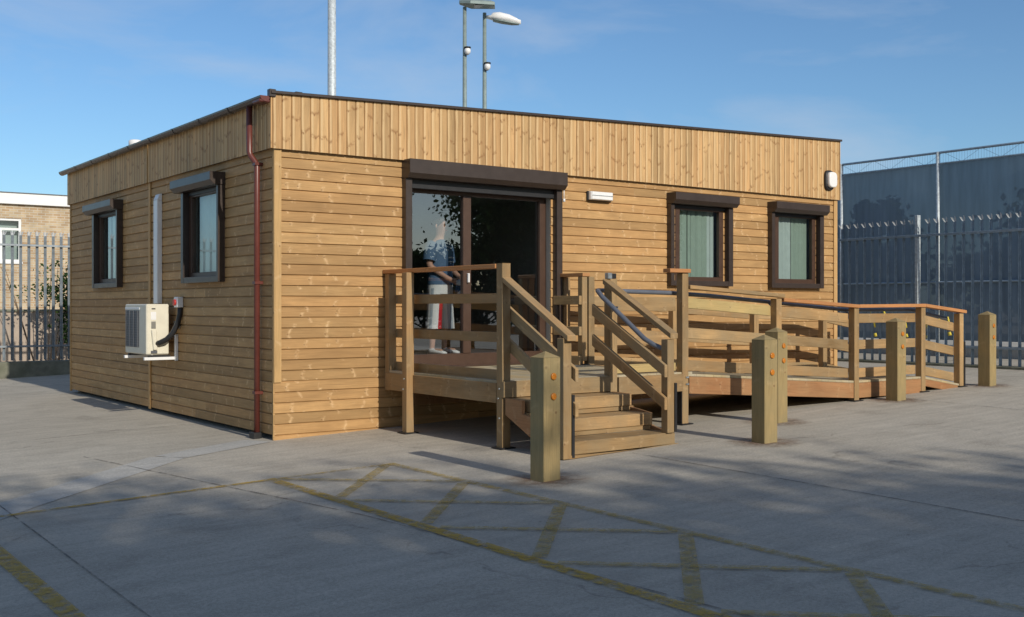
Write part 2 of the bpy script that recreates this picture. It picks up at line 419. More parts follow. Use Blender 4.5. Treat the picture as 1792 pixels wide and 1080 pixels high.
def worn(name, col, lo, hi, scale, rough=0.7, radial=False, op=1.0):
    m, t, p, o = mat(name)
    ob = N(t, 'ShaderNodeTexCoord').outputs['Object']
    n = N(t, 'ShaderNodeTexNoise', {'Vector': ob, 'Scale': scale, 'Detail': 8.0, 'Roughness': 0.7}).outputs[0]
    f = ramp(t, n, [(lo, 0.0), (hi, 1.0)])
    if radial:
        uv = N(t, 'ShaderNodeUVMap').outputs[0]
        l = N(t, 'ShaderNodeVectorMath', {0: uv}, operation='LENGTH').outputs['Value']
        f = math_(t, 'MULTIPLY', f, ramp(t, l, [(0.35, 1.0), (1.0, 0.0)]))
    f = math_(t, 'MULTIPLY', f, op)
    p.inputs['Base Color'].default_value = (*col, 1); p.inputs['Roughness'].default_value = rough
    t.links.new(f, p.inputs['Alpha'])
    return m
M['yellow'] = worn('yellow_paint', (0.52, 0.33, 0.03), 0.36, 0.54, 16, op=0.70)
M['yellow_faint'] = worn('worn_yellow_paint', (0.47, 0.33, 0.07), 0.36, 0.56, 14, op=0.55)
M['joint'] = worn('joint_filler', (0.08, 0.073, 0.065), 0.36, 0.56, 6, op=0.6)
M['stain'] = worn('rust_stain', (0.24, 0.15, 0.10), 0.35, 0.6, 9, radial=True, op=0.75)

def brick(name):
    m, t, p, o = mat(name)
    ob = N(t, 'ShaderNodeTexCoord').outputs['Object']
    sp = N(t, 'ShaderNodeSeparateXYZ', {0: ob})
    v = N(t, 'ShaderNodeCombineXYZ', {0: sp.outputs[0], 1: sp.outputs[2], 2: 0.0}).outputs[0]
    b = N(t, 'ShaderNodeTexBrick', {'Vector': v, 'Color1': (0.40, 0.27, 0.155, 1), 'Color2': (0.56, 0.45, 0.30, 1), 'Mortar': (0.50, 0.46, 0.38, 1), 'Scale': 1.0,
          'Mortar Size': 0.009, 'Brick Width': 0.225, 'Row Height': 0.075, 'Bias': -0.1})
    n = N(t, 'ShaderNodeTexNoise', {'Vector': ob, 'Scale': 3.0, 'Detail': 5.0}).outputs[0]
    c = mix(t, 1.0, b.outputs[0], ramp(t, n, [(0.3, 0.8), (0.7, 1.15)]), 'MULTIPLY')
    t.links.new(c, p.inputs['Base Color']); p.inputs['Roughness'].default_value = 0.9
    return m
M['brick'] = brick('buff_brick')

def netting(name, col, dens):
    m, t, p, o = mat(name)
    ob = N(t, 'ShaderNodeTexCoord').outputs['Object']
    n = N(t, 'ShaderNodeTexNoise', {'Vector': N(t, 'ShaderNodeMapping', {'Vector': ob, 'Scale': (1, 3.0, 0.35)}).outputs[0], 'Scale': 2.2, 'Detail': 4.0}).outputs[0]
    c = mix(t, 1.0, col, ramp(t, n, [(0.3, 0.82), (0.7, 1.18)]), 'MULTIPLY')
    t.links.new(c, p.inputs['Base Color']); p.inputs['Roughness'].default_value = 0.9; p.inputs['Specular IOR Level'].default_value = 0.1
    p.inputs['Alpha'].default_value = dens
    return m
M['net'] = netting('dark_netting', (0.19, 0.245, 0.30), 0.945)

def leaf(name, a, b):
    m, t, p, o = mat(name)
    rn = N(t, 'ShaderNodeAttribute', attribute_name='rnd').outputs['Fac']
    c = mix(t, rn, a, b)
    t.nodes.remove(p)
    d = N(t, 'ShaderNodeBsdfDiffuse', {'Color': c}); tl = N(t, 'ShaderNodeBsdfTranslucent', {'Color': c})
    ms = N(t, 'ShaderNodeMixShader', {0: 0.25, 1: d.outputs[0], 2: tl.outputs[0]})
    t.links.new(ms.outputs[0], o.inputs[0])
    return m
M['leaf'] = leaf('broad_leaf', (0.028, 0.055, 0.018), (0.085, 0.13, 0.04))
M['leaf_dark'] = leaf('dark_leaf', (0.016, 0.035, 0.014), (0.05, 0.085, 0.03))
M['bark'] = plain('bark', (0.10, 0.075, 0.055), 0.9, 0, 10, 0.3, 0.2, 0.6)

# ------------------------------------------------------------------ ground
g = MB()
xs = [-500, -14, 14, 500]; ys = [-500, -30, 0, 30, 500]
for i in range(3):
    for j in range(4):
        g.face([(xs[i], ys[j], gz(xs[i])), (xs[i + 1], ys[j], gz(xs[i + 1])), (xs[i + 1], ys[j + 1], gz(xs[i + 1])), (xs[i], ys[j + 1], gz(xs[i]))])
tag(g.build('ground', M['concrete']), 'grey stained concrete yard sloping gently across the scene', 'ground', kind='structure')

def strip(mb, pts, wd, lift, mi=0):
    """flat painted strip following the sloped ground."""
    for (x0, y0), (x1, y1) in zip(pts[:-1], pts[1:]):
        d = Vector((x1 - x0, y1 - y0)); n = Vector((-d.y, d.x)).normalized() * wd / 2
        q = [(x0 + n.x, y0 + n.y), (x0 - n.x, y0 - n.y), (x1 - n.x, y1 - n.y), (x1 + n.x, y1 + n.y)]
        mb.face([(x, y, gz(x) + lift) for x, y in q], mi=mi)
s = MB()
strip(s, [(-9.5, -8.6), (-3.1, -1.98), (-1.3, -0.35), (-0.15, 0.1)], 0.42, 0.004)
tag(s.build('screed_strip', M['screed']), 'paler strip of new screed running to the cabin corner', 'ground', kind='structure')
s = MB()
strip(s, [(-3.2, -1.9), (-3.33, -12)], 0.013, 0.006)
strip(s, [(2.15, -3.55), (1.7, -14)], 0.02, 0.006)
strip(s, [(7.85, -2.7), (6.4, -14)], 0.02, 0.006)
strip(s, [(-1.95, 0.35), (-1.2, -4.3), (-0.9, -8.5)], 0.018, 0.006)
strip(s, [(-14, 1.9), (-0.2, 2.25)], 0.018, 0.006)
tag(s.build('concrete_joint', M['joint']), 'dark joints between the cast concrete bays', 'ground', kind='structure')
s = MB()
strip(s, [(-9.0, -2.38), (-1.13, -2.38)], 0.075, 0.008)
strip(s, [(-1.08, -2.33), (-1.08, -13.5)], 0.105, 0.008)
strip(s, [(-3.56, -2.95), (-3.56, -9.5)], 0.115, 0.008)
tag(s.build('bay_line', M['yellow']), 'yellow painted parking bay lines', 'road marking', kind='structure')
s = MB()
strip(s, [(-1.02, -2.38), (0.17, -2.40)], 0.06, 0.008)
strip(s, [(0.12, -2.38), (0.12, -13.5)], 0.085, 0.008)
y = -2.42
for k in range(8):
    y1 = y - 1.24
    strip(s, [(0.07, y), (-1.02, y1 + 0.1)], 0.10, 0.010)
    strip(s, [(-1.02, y - 0.02), (0.07, y1 + 0.02)], 0.085, 0.012)
    y = y1 - 0.06
tag(s.build('hatch_marking', M['yellow_faint']), 'worn yellow cross hatched walkway marking beside the bay', 'road marking', kind='structure')

# ------------------------------------------------------------------ cabin
cabin = empty('timber_cabin', (0, 0, 0), 'single storey timber clad modular cabin with brown shutters and flat roof', 'cabin')
LX, LY, B = 10.0, 8.45, 0.12
FYL0 = 0.066
WT = 3.26                                     # underside of fascia
def zroof(x): return 3.87 + 0.0362 * x
# openings in (a0,a1,z0,z1) along each wall
OPF = [(1.70, 3.95, 0.30, 3.06), (6.28, 7.25, 1.86, 3.06), (8.47, 9.43, 1.86, 3.06)]
OPL = [(1.50, 2.60, 1.862, 3.062), (5.58, 6.70, 1.862, 3.062)]

def intervals(a0, a1, z0, z1, ops):
    iv = [(a0, a1)]
    for (b0, b1, c0, c1) in ops:
        if z1 <= c0 + 1e-6 or z0 >= c1 - 1e-6: continue
        out = []
        for (p, q) in iv:
            if b1 <= p or b0 >= q: out.append((p, q)); continue
            if b0 > p: out.append((p, b0))
            if b1 < q: out.append((b1, q))
        iv = out
    return iv
def cladding(name, a0, a1, z0, z1, place, ops, splitter=True, pitch=B, proud=0.0):
    """horizontal shiplap; place(a, d, z) maps along-wall, outward depth, height to the world."""
    mb = MB()
    k = 0
    z = z0
    while z < z1 - 0.02:
        zt = min(z + pitch, z1)
        cuts = sorted(set([z, zt] + [c for o in ops for c in (o[2], o[3]) if z + 0.02 < c < zt - 0.02]))
        off = random.random() * 3
        for lo, hi in zip(cuts[:-1], cuts[1:]):
            for (p, q) in intervals(a0, a1, lo, hi, ops):
                segs = [p]
                if splitter:
                    x = p + 1.6 + off
                    while x < q - 0.9:
                        segs.append(x); x += 3.0 + random.random() * 1.4
                segs.append(q)
                for s0, s1 in zip(segs[:-1], segs[1:]):
                    rnd = random.random()
                    h = hi - lo
                    prof = [(proud, 0.0), (proud + 0.002, 0.004), (proud + 0.002, h - 0.020), (proud - 0.004, h - 0.014), (proud - 0.016, h - 0.012), (proud - 0.016, h)]
                    g0 = 0.0008
                    u0 = rnd * 23.0
                    v0 = rnd * 7.0
                    # underside
                    mb.face([place(s0 + g0, proud - 0.016, lo), place(s1 - g0, proud - 0.016, lo), place(s1 - g0, proud, lo), place(s0 + g0, proud, lo)],
                            [(u0, v0), (u0 + s1 - s0, v0), (u0 + s1 - s0, v0 + .02), (u0, v0 + .02)], rnd)
                    for (d0, h0), (d1, h1) in zip(prof[:-1], prof[1:]):
                        mb.face([place(s0 + g0, d0, lo + h0), place(s1 - g0, d0, lo + h0), place(s1 - g0, d1, lo + h1), place(s0 + g0, d1, lo + h1)],
                                [(u0, v0 + h0), (u0 + s1 - s0, v0 + h0), (u0 + s1 - s0, v0 + h1), (u0, v0 + h1)], rnd)
        z += pitch; k += 1
    return mb.build(name, M['clad'], cabin, recalc=False)
def backing(a0, a1, z0, z1, ops, place, d0=-0.10, d1=-0.017):
    mb = MB()
    az = sorted(set([a0, a1] + [v for o in ops for v in o[:2]])); zz = sorted(set([z0, z1] + [v for o in ops for v in o[2:]]))
    for i in range(len(az) - 1):
        for j in range(len(zz) - 1):
            ca, cz = (az[i] + az[i + 1]) / 2, (zz[j] + zz[j + 1]) / 2
            if any(o[0] < ca < o[1] and o[2] < cz < o[3] for o in ops): continue
            P = [place(a, d, z) for z in (zz[j], zz[j + 1]) for d in (d0, d1) for a in (az[i], az[i + 1])]
            mb.hexa(P, 0, 0.5)
    return mb.build('wall_lining', M['inside'], cabin)
pf = lambda a, d, z: (a, -d, z)
pl = lambda a, d, z: (-d, a, z)
pr = lambda a, d, z: (LX + d, a, z)
pb = lambda a, d, z: (a, LY + d, z)
cladding('wall', 0.0, LX, 0.66, WT + 0.06, pf, OPF)
cladding('wall', 0.004, LX, 0.66 - 6 * B, 0.66, pf, OPF, proud=0.004)
cladding('wall', 0.02, LY, 0.662 - 5.0 * B, WT + 0.06, pl, OPL, pitch=B)
cladding('wall', 0.02, LY, 0.30, WT + 0.06, pr, [])
cladding('wall', 0.0, LX, 0.06, WT + 0.06, pb, [])
backing(0.11, LX - 0.11, -0.05, WT + 0.5, OPF, pf)
backing(0.02, LY - 0.02, 0.06, WT + 0.5, OPL, pl)
backing(0.02, LY - 0.02, 0.0, WT + 0.5, [], pr)
backing(0.11, LX - 0.11, 0.0, WT + 0.5, [], pb)
# corner trims and seam cover strips
def cbox(name, m, *a, bevel=0.003, parent=None):
    return MB().box(*a).build(name, m, parent or cabin, bevel)
cbox('corner_trim', M['trim'], 0.0, 0.088, -0.022, 0.0, 0.645, WT + 0.02)
cbox('corner_trim', M['trim'], -0.002, 0.018, 0.0, 0.03, 0.0, WT + 0.02)
cbox('corner_trim', M['trim'], LX - 0.088, LX + 0.002, -0.022, 0.0, 0.34, WT + 0.02)
cbox('corner_trim', M['trim'], -0.018, 0.018, LY - 0.02, LY + 0.02, 0.03, WT + 0.02)
cbox('seam_trim', M['trim'], -FYL0, -0.0545, 4.165, 4.225, WT, 3.80)
cbox('seam_trim', M['trim'], -0.024, -0.0025, 4.165, 4.235, 0.04, WT + 0.02)
# fascia of vertical boards
def fascia(length0, length1, top, place, pitch, name='fascia', zb=WT):
    mb = MB(); a = length0
    while a < length1 - 0.01:
        b_ = min(a + pitch, length1); rnd = random.random(); u0 = rnd * 19; v0 = rnd * 5
        prof = [(a, -0.012), (a + 0.010, 0.0005), (a + 0.022, 0.003), (b_ - 0.007, 0.003), (b_, -0.012)]
        for (a0, d0), (a1, d1) in zip(prof[:-1], prof[1:]):
            mb.face([place(a0, d0, zb), place(a1, d1, zb), place(a1, d1, top(a1)), place(a0, d0, top(a0))],
                    [(u0, v0 + a0 - a), (u0, v0 + a1 - a), (u0 + top(a1) - zb, v0 + a1 - a), (u0 + top(a0) - zb, v0 + a0 - a)], rnd)
        a = b_
    return mb.build(name, M['clad_v'], cabin, recalc=False)
FY = 0.05
fascia(-0.035, LX + 0.03, zroof, lambda a, d, z: (a, -FY - d, z), 0.1155)
fascia(-FY, LY + 0.05, lambda a: 3.83, lambda a, d, z: (-FY - d, a, z), 0.1155)
fascia(-FY, LY + 0.05, lambda a: zroof(LX), lambda a, d, z: (LX + 0.03 + d, a, z), 0.1155)
fascia(-0.035, LX + 0.03, zroof, lambda a, d, z: (a, LY + FY + d, z), 0.1155)
cbox('fascia_board', M['clad_v'], -0.055, -0.0355, -0.052, 0.032, WT, 3.86)
# fascia backing
mb = MB()
c8 = []
for i in range(8):
    x = LX + 0.015 if i & 1 else -0.03
    c8.append((x, 0.0 if i & 2 else -FY + 0.013, (zroof(x) - 0.005) if i & 4 else WT + 0.012))
mb.hexa(c8, 0)
mb.box(-FY + 0.013, -0.001, 0.0, LY + 0.03, WT + 0.012, 3.82)
mb.box(LX + 0.001, LX + 0.016, 0.0, LY + 0.03, WT + 0.012, 4.2)
mb.build('fascia_lining', M['soffit'], cabin)
# roof deck and edge trim
mb = MB()
c8 = []
for i in range(8):
    x = LX if i & 1 else -0.04
    c8.append((x, LY + 0.03 if i & 2 else 0.0, zroof(x) - (0.04 if i & 4 else 0.16)))
mb.hexa(c8, 0)
roof = mb.build('roof', M['roof'], cabin)
mb = MB()
mb.beam((-0.06, -FY - 0.012, zroof(-0.06) + 0.012), (LX + 0.045, -FY - 0.012, zroof(LX) + 0.014), 0.05, 0.032)
mb.build('roof_edge_trim', M['brown'], cabin, 0.003)
MB().box(-0.075, -0.0, -0.07, 0.0, 3.83, 3.915).build('roof_edge_trim', M['brown'], cabin, 0.003)
MB().box(LX - 0.0, LX + 0.05, -0.03, LY + 0.06, zroof(LX) - 0.003, zroof(LX) + 0.028).build('roof_edge_trim', M['brown'], cabin, 0.003)
MB().lathe([(0.13, 3.87), (0.13, 3.975), (0.11, 3.995), (0.0, 4.0)], (0.62, 0.55, 0), 16).build('roof_vent', M['white'], roof)
MB().lathe([(0.10, 3.85), (0.10, 3.965), (0.08, 3.98), (0.0, 3.985)], (0.05, 5.05, 0), 16).build('roof_vent', M['white'], roof)
MB().box(0.32, 0.40, 0.1, 0.22, 3.86, 3.955).build('roof_bracket', M['black'], roof)
# gutter: open half-round with thickness
mb = MB()
prof = [(-0.062 - 0.058 + 0.058 * math.cos(a), 3.835 + 0.062 * math.sin(a)) for a in [R(180) + R(180) * k / 10 for k in range(11)]]
inner = [(-0.12 + (x + 0.12) * 0.9, 3.835 + (z - 3.835) * 0.9) for x, z in reversed(prof)]
poly = [(x, z) for x, z in prof + inner]
mb2 = MB()
n = len(poly)
y0, y1 = -0.05, LY + 0.12
for k in range(n):
    (xa, za), (xb, zb) = poly[k], poly[(k + 1) % n]
    mb2.face([(xa, y0, za), (xb, y0, zb), (xb, y1, zb), (xa, y1, za)], smooth=False)
gut = mb2.build('gutter', M['gutter'], cabin)
for yy in (-0.05, LY + 0.115):
    MB().prism([(x, z) for x, z in prof], 1, yy, yy + 0.006).build('gutter_end', M['gutter'] if yy > 0 else M['pipe'], gut)
MB().box(-0.185, -0.056, -0.045, 0.16, 3.765, 3.80).build('gutter_outlet', M['pipe'], gut, 0.01)
for yy in [0.9 + 0.95 * k for k in range(8)]:
    mbk = MB()
    pb_ = [(-0.12 + 0.066 * math.cos(a), 3.835 + 0.070 * math.sin(a)) for a in [R(180) + R(180) * k / 8 for k in range(9)]]
    pi_ = [(-0.12 + 0.060 * math.cos(a), 3.835 + 0.064 * math.sin(a)) for a in [R(360) - R(180) * k / 8 for k in range(9)]]
    for k in range(8):
        mbk.face([(pb_[k][0], yy, pb_[k][1]), (pb_[k + 1][0], yy, pb_[k + 1][1]), (pb_[k + 1][0], yy + .035, pb_[k + 1][1]), (pb_[k][0], yy + .035, pb_[k][1])])
    mbk.build('gutter_bracket', M['gutter'], gut)
# downpipe
dp = MB().tube([(-0.115, 0.40, 3.80), (-0.115, 0.40, 3.26), (-0.105, 0.385, 3.215), (-0.068, 0.335, 3.135), (-0.058, 0.32, 3.09), (-0.058, 0.32, 0.05)], 0.034, 12).build('downpipe', M['pipe'], cabin)
for z in (3.10, 1.75, 0.5):
    MB().box(-0.098, -0.0, 0.278, 0.362, z, z + 0.035).build('pipe_clip', M['pipe'], dp, 0.003)
MB().box(-0.12, -0.02, 0.27, 0.40, -0.01, 0.07).build('pipe_shoe', M['black'], dp, 0.006)
# interior
MB().box(0.1, LX - 0.1, 0.18, LY - 0.1, 0.80, 0.88).build('floor', M['carpet'], cabin)
MB().box(0.1, LX - 0.1, 0.101, LY - 0.1, 3.06, 3.12).build('ceiling', M['inside'], cabin)
MB().box(0.1, LX - 0.1, 6.4, 6.46, 0.88, 3.06).build('partition', M['inside'], cabin)
MB().box(4.6, 4.66, 0.12, 6.4, 0.88, 3.06).build('partition', M['inside'], cabin)

# ---- windows, shutters
def window(a0, a1, z0, z1, place, m=None, blind=None, pale=None, open_at=None, bm=None):
    """frame mesh in an opening; pane and blind are sub-parts."""
    mb = MB(); t = 0.07
    def bx(A0, A1, Z0, Z1, D0=-0.05, D1=0.012):
        P = [place(a, d, z) for z in (Z0, Z1) for d in (D0, D1) for a in (A0, A1)]
        mb.hexa(P, 0 if A1 - A0 > Z1 - Z0 else 2, 0.5)
    bx(a0 - 0.02, a1 + 0.02, z0 - 0.03, z0 + t); bx(a0 - 0.02, a1 + 0.02, z1 - t, z1 + 0.02)
    bx(a0 - 0.02, a0 + t, z0 + t, z1 - t); bx(a1 - t, a1 + 0.02, z0 + t, z1 - t)
    wdw = mb.build('window', M['brown_dark'], cabin, 0.004)
    mg = MB()
    mg.face([place(a0 + t - .005, -0.02, z0 + t - .005), place(a1 - t + .005, -0.02, z0 + t - .005), place(a1 - t + .005, -0.02, z1 - t + .005), place(a0 + t - .005, -0.02, z1 - t + .005)])
    mg.build('pane', M['win_glass'], wdw)
    mbl = MB()
    a = a0 + 0.02; k = 0
    while a < a1 - 0.05:
        ang = random.uniform(-0.012, 0.012)
        is_p = pale is not None and pale[0] < (a - a0) / (a1 - a0) < pale[1]
        sm = 1 if is_p else 0
        d = -0.11
        P = [place(a, d - 0.012 + ang, z0 + 0.0), place(a + 0.045, d + 0.004, z0), place(a + 0.085, d - 0.006 - ang, z0)]
        Q = [place(a, d - 0.012 + ang, z1 + .03), place(a + 0.045, d + 0.004, z1 + .03), place(a + 0.085, d - 0.006 - ang, z1 + .03)]
        if not (open_at and open_at[0] < (a - a0) / (a1 - a0) < open_at[1]):
            mbl.face([P[0], P[1], Q[1], Q[0]], mi=sm); mbl.face([P[1], P[2], Q[2], Q[1]], mi=sm)
        a += 0.082; k += 1
    mbl.build('blind', [M[bm or 'blind'], M[bm or 'blind_pale']], wdw, recalc=False)
    return wdw
def shutter(a0, a1, z0, z1, zb, place, gl, gr, bottom=True, depth=0.20, gd=0.095):
    """roller shutter box with chamfered front; guide rails stand proud of the wall."""
    mb = MB(); h = z1 - z0
    prof = [(0.0, z1), (depth - 0.004, z1), (depth, z1 - 0.004), (depth, z0 + 0.055), (depth - 0.055, z0), (0.0, z0)]
    b = len(mb.v); n = len(prof)
    mb.v += [place(a0, d, z) for d, z in prof] + [place(a1, d, z) for d, z in prof]
    for k in range(n):
        k2 = (k + 1) % n
        mb.f.append((b + k, b + k2, b + n + k2, b + n + k)); mb.uv.append([(0, 0)] * 4); mb.rnd.append(.5); mb.mi.append(0); mb.sm.append(False)
    mb.f.append(tuple(range(b, b + n))); mb.uv.append([(0, 0)] * n); mb.rnd.append(.5); mb.mi.append(0); mb.sm.append(False)
    mb.f.append(tuple(range(b + n, b + 2 * n))); mb.uv.append([(0, 0)] * n); mb.rnd.append(.5); mb.mi.append(0); mb.sm.append(False)
    sh = mb.build('shutter', M['brown'], cabin, 0.004)
    def bx(A0, A1, Z0, Z1, D0, D1, nm, mm='brown'):
        P = [place(a, d, z) for z in (Z0, Z1) for d in (D0, D1) for a in (A0, A1)]
        m_ = MB(); m_.hexa(P, 2, 0.5); return m_.build(nm, M[mm], sh, 0.004)
    bx(gl[0], gl[1], zb, z0 - 0.002, 0.003, gd, 'guide_rail')
    bx(gr[0], gr[1], zb, z0 - 0.002, 0.003, gd, 'guide_rail')
    if bottom:
        bx(gl[1] + 0.001, gr[0] - 0.001, zb, zb + 0.075, 0.003, gd - 0.004, 'guide_sill')
    bx(gl[1], gr[0], z0 - (0.05 if bottom else 0.11), z0 - 0.004, 0.005, 0.03, 'shade_slat', 'black')  # slat coloured black to stand for the deep shadow under the box
    return sh
window(6.28, 7.25, 1.865, 2.985, pf, pale=(0.74, 1.0))
window(8.47, 9.43, 1.865, 2.985, pf, pale=(0.12, 0.46))
shutter(6.085, 7.43, 2.985, 3.145, 1.80, pf, (6.095, 6.165), (7.305, 7.40))
shutter(8.275, 9.575, 2.975, 3.137, 1.79, pf, (8.285, 8.355), (9.465, 9.56))
window(1.50, 2.60, 1.865, 2.985, pl, open_at=(0.28, 0.35), bm='blind_brightened')
window(5.58, 6.70, 1.865, 2.985, pl, bm='blind_brightened')
shutter(1.40, 2.83, 2.985, 3.14, 1.80, pl, (1.41, 1.465), (2.625, 2.71))
shutter(5.48, 7.0, 2.975, 3.125, 1.79, pl, (5.49, 5.55), (6.73, 6.83))
dsh = shutter(1.655, 4.085, 3.045, 3.268, 0.735, pf, (1.66, 1.75), (3.985, 4.08), bottom=False)
MB().tube([(4.075, -0.13, 3.05), (4.078, -0.125, 2.99), (4.083, -0.12, 2.93)], 0.006, 6).tube([(4.083, -0.12, 2.93), (4.083, -0.12, 2.89)], 0.017, 8).build('pull_cord', M['white'], dsh)
# sliding door
mb = MB()
def dbx(x0, x1, z0, z1, y0=0.105, y1=0.175): mb.box(x0, x1, y0, y1, z0, z1, rnd=0.5)
dbx(1.70, 1.80, 0.74, 3.0); dbx(3.85, 3.95, 0.74, 3.0); dbx(1.80, 3.85, 2.90, 3.0); dbx(1.80, 3.85, 0.74, 0.905)
dbx(2.615, 2.735, 0.905, 2.90, 0.095, 0.165)
door = mb.build('door', M['brown_dark'], cabin, 0.004)
def pane(x0, x1, y, m):
    q = MB(); q.face([(x0, y, 0.90), (x1, y, 0.90), (x1, y, 2.905), (x0, y, 2.905)]); return q.build('pane', m, door)
pane(1.795, 2.62, 0.135, M['door_glass']); pane(2.73, 3.855, 0.145, M['door_glass'])
MB().box(2.665, 2.69, 0.05, 0.094, 1.80, 1.92).build('handle', M['white'], door, 0.008)
MB().box(1.76, 3.92, 0.0, 0.104, 0.742, 0.757).build('threshold', M['brown_dark'], cabin, 0.002)
MB().box(1.72, 3.93, 0.012, 0.10, 0.30, 0.738).build('door_skirt', M['fasc'], cabin)

# ------------------------------------------------------------------ wall fixtures
def fixture(name, loc, label, cat): return empty(name, loc, label, cat)
t = fixture('bulkhead_light', (4.78, 0, 2.95), 'white oblong emergency bulkhead light on the front wall beside the door shutter', 'wall light')
MB().box(4.565, 5.005, -0.035, -0.003, 2.945, 3.075).build('base', M['black'], t, 0.008)
mb = MB()
rings = []
for d, k in ((-0.035, 1.0), (-0.075, 0.98), (-0.095, 0.90), (-0.10, 0.80)):
    hw, hh = 0.205 * k, 0.058 * k
    rings.append([(4.785 - hw, d, 3.012 - hh), (4.785 + hw, d, 3.012 - hh), (4.785 + hw, d, 3.012 + hh), (4.785 - hw, d, 3.012 + hh)])
mb.rings(rings, smooth=False); mb.build('diffuser', M['white'], t, 0.006)
MB().box(4.60, 4.97, -0.1075, -0.1005, 3.012, 3.018).build('diffuser_rib', M['grey_metal'], t)
t = fixture('alarm_siren', (9.72, -0.06, 3.4), 'white oval alarm sounder with black back plate high on the right end of the fascia', 'alarm')
def oval(cx, cz, hw, hh, d0, d1, shrink=0.85, n=28):
    mb = MB(); rings = []
    def pt(a, k):
        c, s_ = math.cos(a), math.sin(a)
        e = 0.62
        return (cx + hw * k * math.copysign(abs(c) ** e, c), cz + hh * k * math.copysign(abs(s_) ** e, s_))
    for d, k in ((d0, 1.0), (d0 + (d1 - d0) * 0.6, 1.0), (d0 + (d1 - d0) * 0.9, 0.94), (d1, shrink)):
        rings.append([(pt(2 * math.pi * i / n, k)[0], -d, pt(2 * math.pi * i / n, k)[1]) for i in range(n)])
    mb.rings(rings, smooth=False); return mb
oval(9.715, 3.565, 0.115, 0.165, 0.052, 0.10).build('back_plate', M['black'], t)
oval(9.735, 3.57, 0.105, 0.128, 0.1005, 0.15).build('cover', M['white'], t)

# air conditioner on the left wall
ac = fixture('air_conditioner', (-0.25, 3.6, 0.8), 'cream outdoor air conditioning unit hung on the shaded side wall', 'air conditioner')
X0, X1, Y0, Y1, Z0, Z1 = -0.405, -0.10, 3.14, 4.05, 0.855, 1.53
MB().box(X0, X1, Y0, Y1, Z0, Z1).build('casing', M['cream'], ac, 0.014)
MB().box(X0 - 0.006, X0 + 0.0, Y0 + 0.30, Y1 - 0.03, Z0 + 0.09, Z1 - 0.085).build('fan_grille', M['grille'], ac, 0.003)
mb = MB()
for k in range(15):
    z = Z0 + 0.10 + k * 0.034
    mb.box(X0 - 0.011, X0 - 0.0065, Y0 + 0.31, Y1 - 0.04, z, z + 0.007)
for k in range(4):
    yv = Y0 + 0.33 + k * 0.165
    mb.box(X0 - 0.016, X0 - 0.0115, yv, yv + 0.008, Z0 + 0.09, Z1 - 0.09)
mb.build('grille_bars', M['grille_bar'], ac)
MB().box(X0 - 0.008, X0 + 0.0, Y0 + 0.27, Y1 - 0.02, Z1 - 0.075, Z1 - 0.045).build('top_louvre', M['white'], ac, 0.003)
side = MB()
side.box(-0.335, -0.285, Y0 - 0.005, Y0 - 0.0005, Z1 - 0.07, Z1 - 0.055, mi=0)
side.build('maker_plate', M['black'], ac)
MB().box(-0.345, -0.275, Y0 - 0.004, Y0 - 0.0005, Z1 - 0.21, Z1 - 0.105).build('label_plate', M['white'], ac)
mb = MB()
for k in range(7): mb.box(-0.34, -0.28, Y0 - 0.008, Y0 - 0.0005, 1.205 + k * 0.014, 1.212 + k * 0.014)
mb.build('side_vent', M['grille'], ac)
MB().prism([(-0.345, 1.19), (-0.275, 1.19), (-0.265, 0.915), (-0.315, 0.915)], 1, Y0 - 0.03, Y0 - 0.0005).build('valve_cover', M['cream'], ac, 0.008)
MB().box(-0.345, -0.262, Y0 - 0.012, Y0 - 0.0005, 0.875, 0.908).build('drain_slot', M['grille'], ac)
for yy in (3.06, 3.90):
    mb = MB(); mb.box(-0.455, 0.0, yy, yy + 0.05, 0.785, 0.825); mb.box(-0.04, -0.003, yy - 0.002, yy + 0.052, 0.77, 1.12)
    mb.build('wall_bracket', M['white'], ac, 0.004)
    MB().box(-0.40, -0.11, yy + 0.005, yy + 0.045, 0.826, 0.852).build('rubber_foot', M['black'], ac)
MB().box(-0.03, -0.003, 2.98, 3.16, 1.20, 1.30).build('wall_plate', M['grey_metal'], ac, 0.003)
t = fixture('isolator_switch', (0, 2.93, 1.48), 'small white isolator box with a red dial above the air conditioner pipe', 'switch')
MB().box(-0.085, -0.003, 2.86, 3.0, 1.485, 1.625).build('housing', M['white'], t, 0.008)
mb = MB(); mb.tube([(-0.086, 2.945, 1.55), (-0.108, 2.945, 1.55)], 0.042, 14); mb.build('dial', M['red'], t)
t = MB().tube([(-0.03, 2.90, 1.49), (-0.035, 2.905, 1.40), (-0.06, 2.93, 1.26), (-0.11, 2.97, 1.14), (-0.17, 3.03, 1.06), (-0.24, 3.09, 1.015), (-0.27, 3.138, 1.0)], [0.036] * 7, 10).build('pipe_bundle', M['black'])
tag(t, 'thick black lagged pipe curving from the isolator into the air conditioner', 'pipe')
mb = MB()
mb.box(-0.075, -0.003, 3.70, 3.86, 1.535, 2.98); mb.prism([(-0.075, 2.981), (-0.003, 2.981), (-0.003, 3.07), (-0.045, 3.06)], 1, 3.70, 3.86)
tag(mb.build('cable_trunking', M['white'], None, 0.006), 'tall white cable trunking rising from the air conditioner up the side wall', 'trunking')

# ------------------------------------------------------------------ landing, stairs and ramp
ramp_ = empty('access_ramp', (4.0, -1.2, 0.12), 'timber landing with stairs and long ramp with railings along the cabin front', 'ramp')
DZ = 0.74
def deckz(x):
    if x < 4.05: return DZ
    if x < 7.2: return DZ - 0.02 - (x - 4.05) * 0.0665
    if x < 8.74: return 0.51
    return 0.51 - (x - 8.74) * (0.51 - 0.345) / 1.06
RM = M['rail']
def part(mb, name, m=None, bevel=0.004, parent=None): return mb.build(name, m or RM, parent or ramp_, bevel)
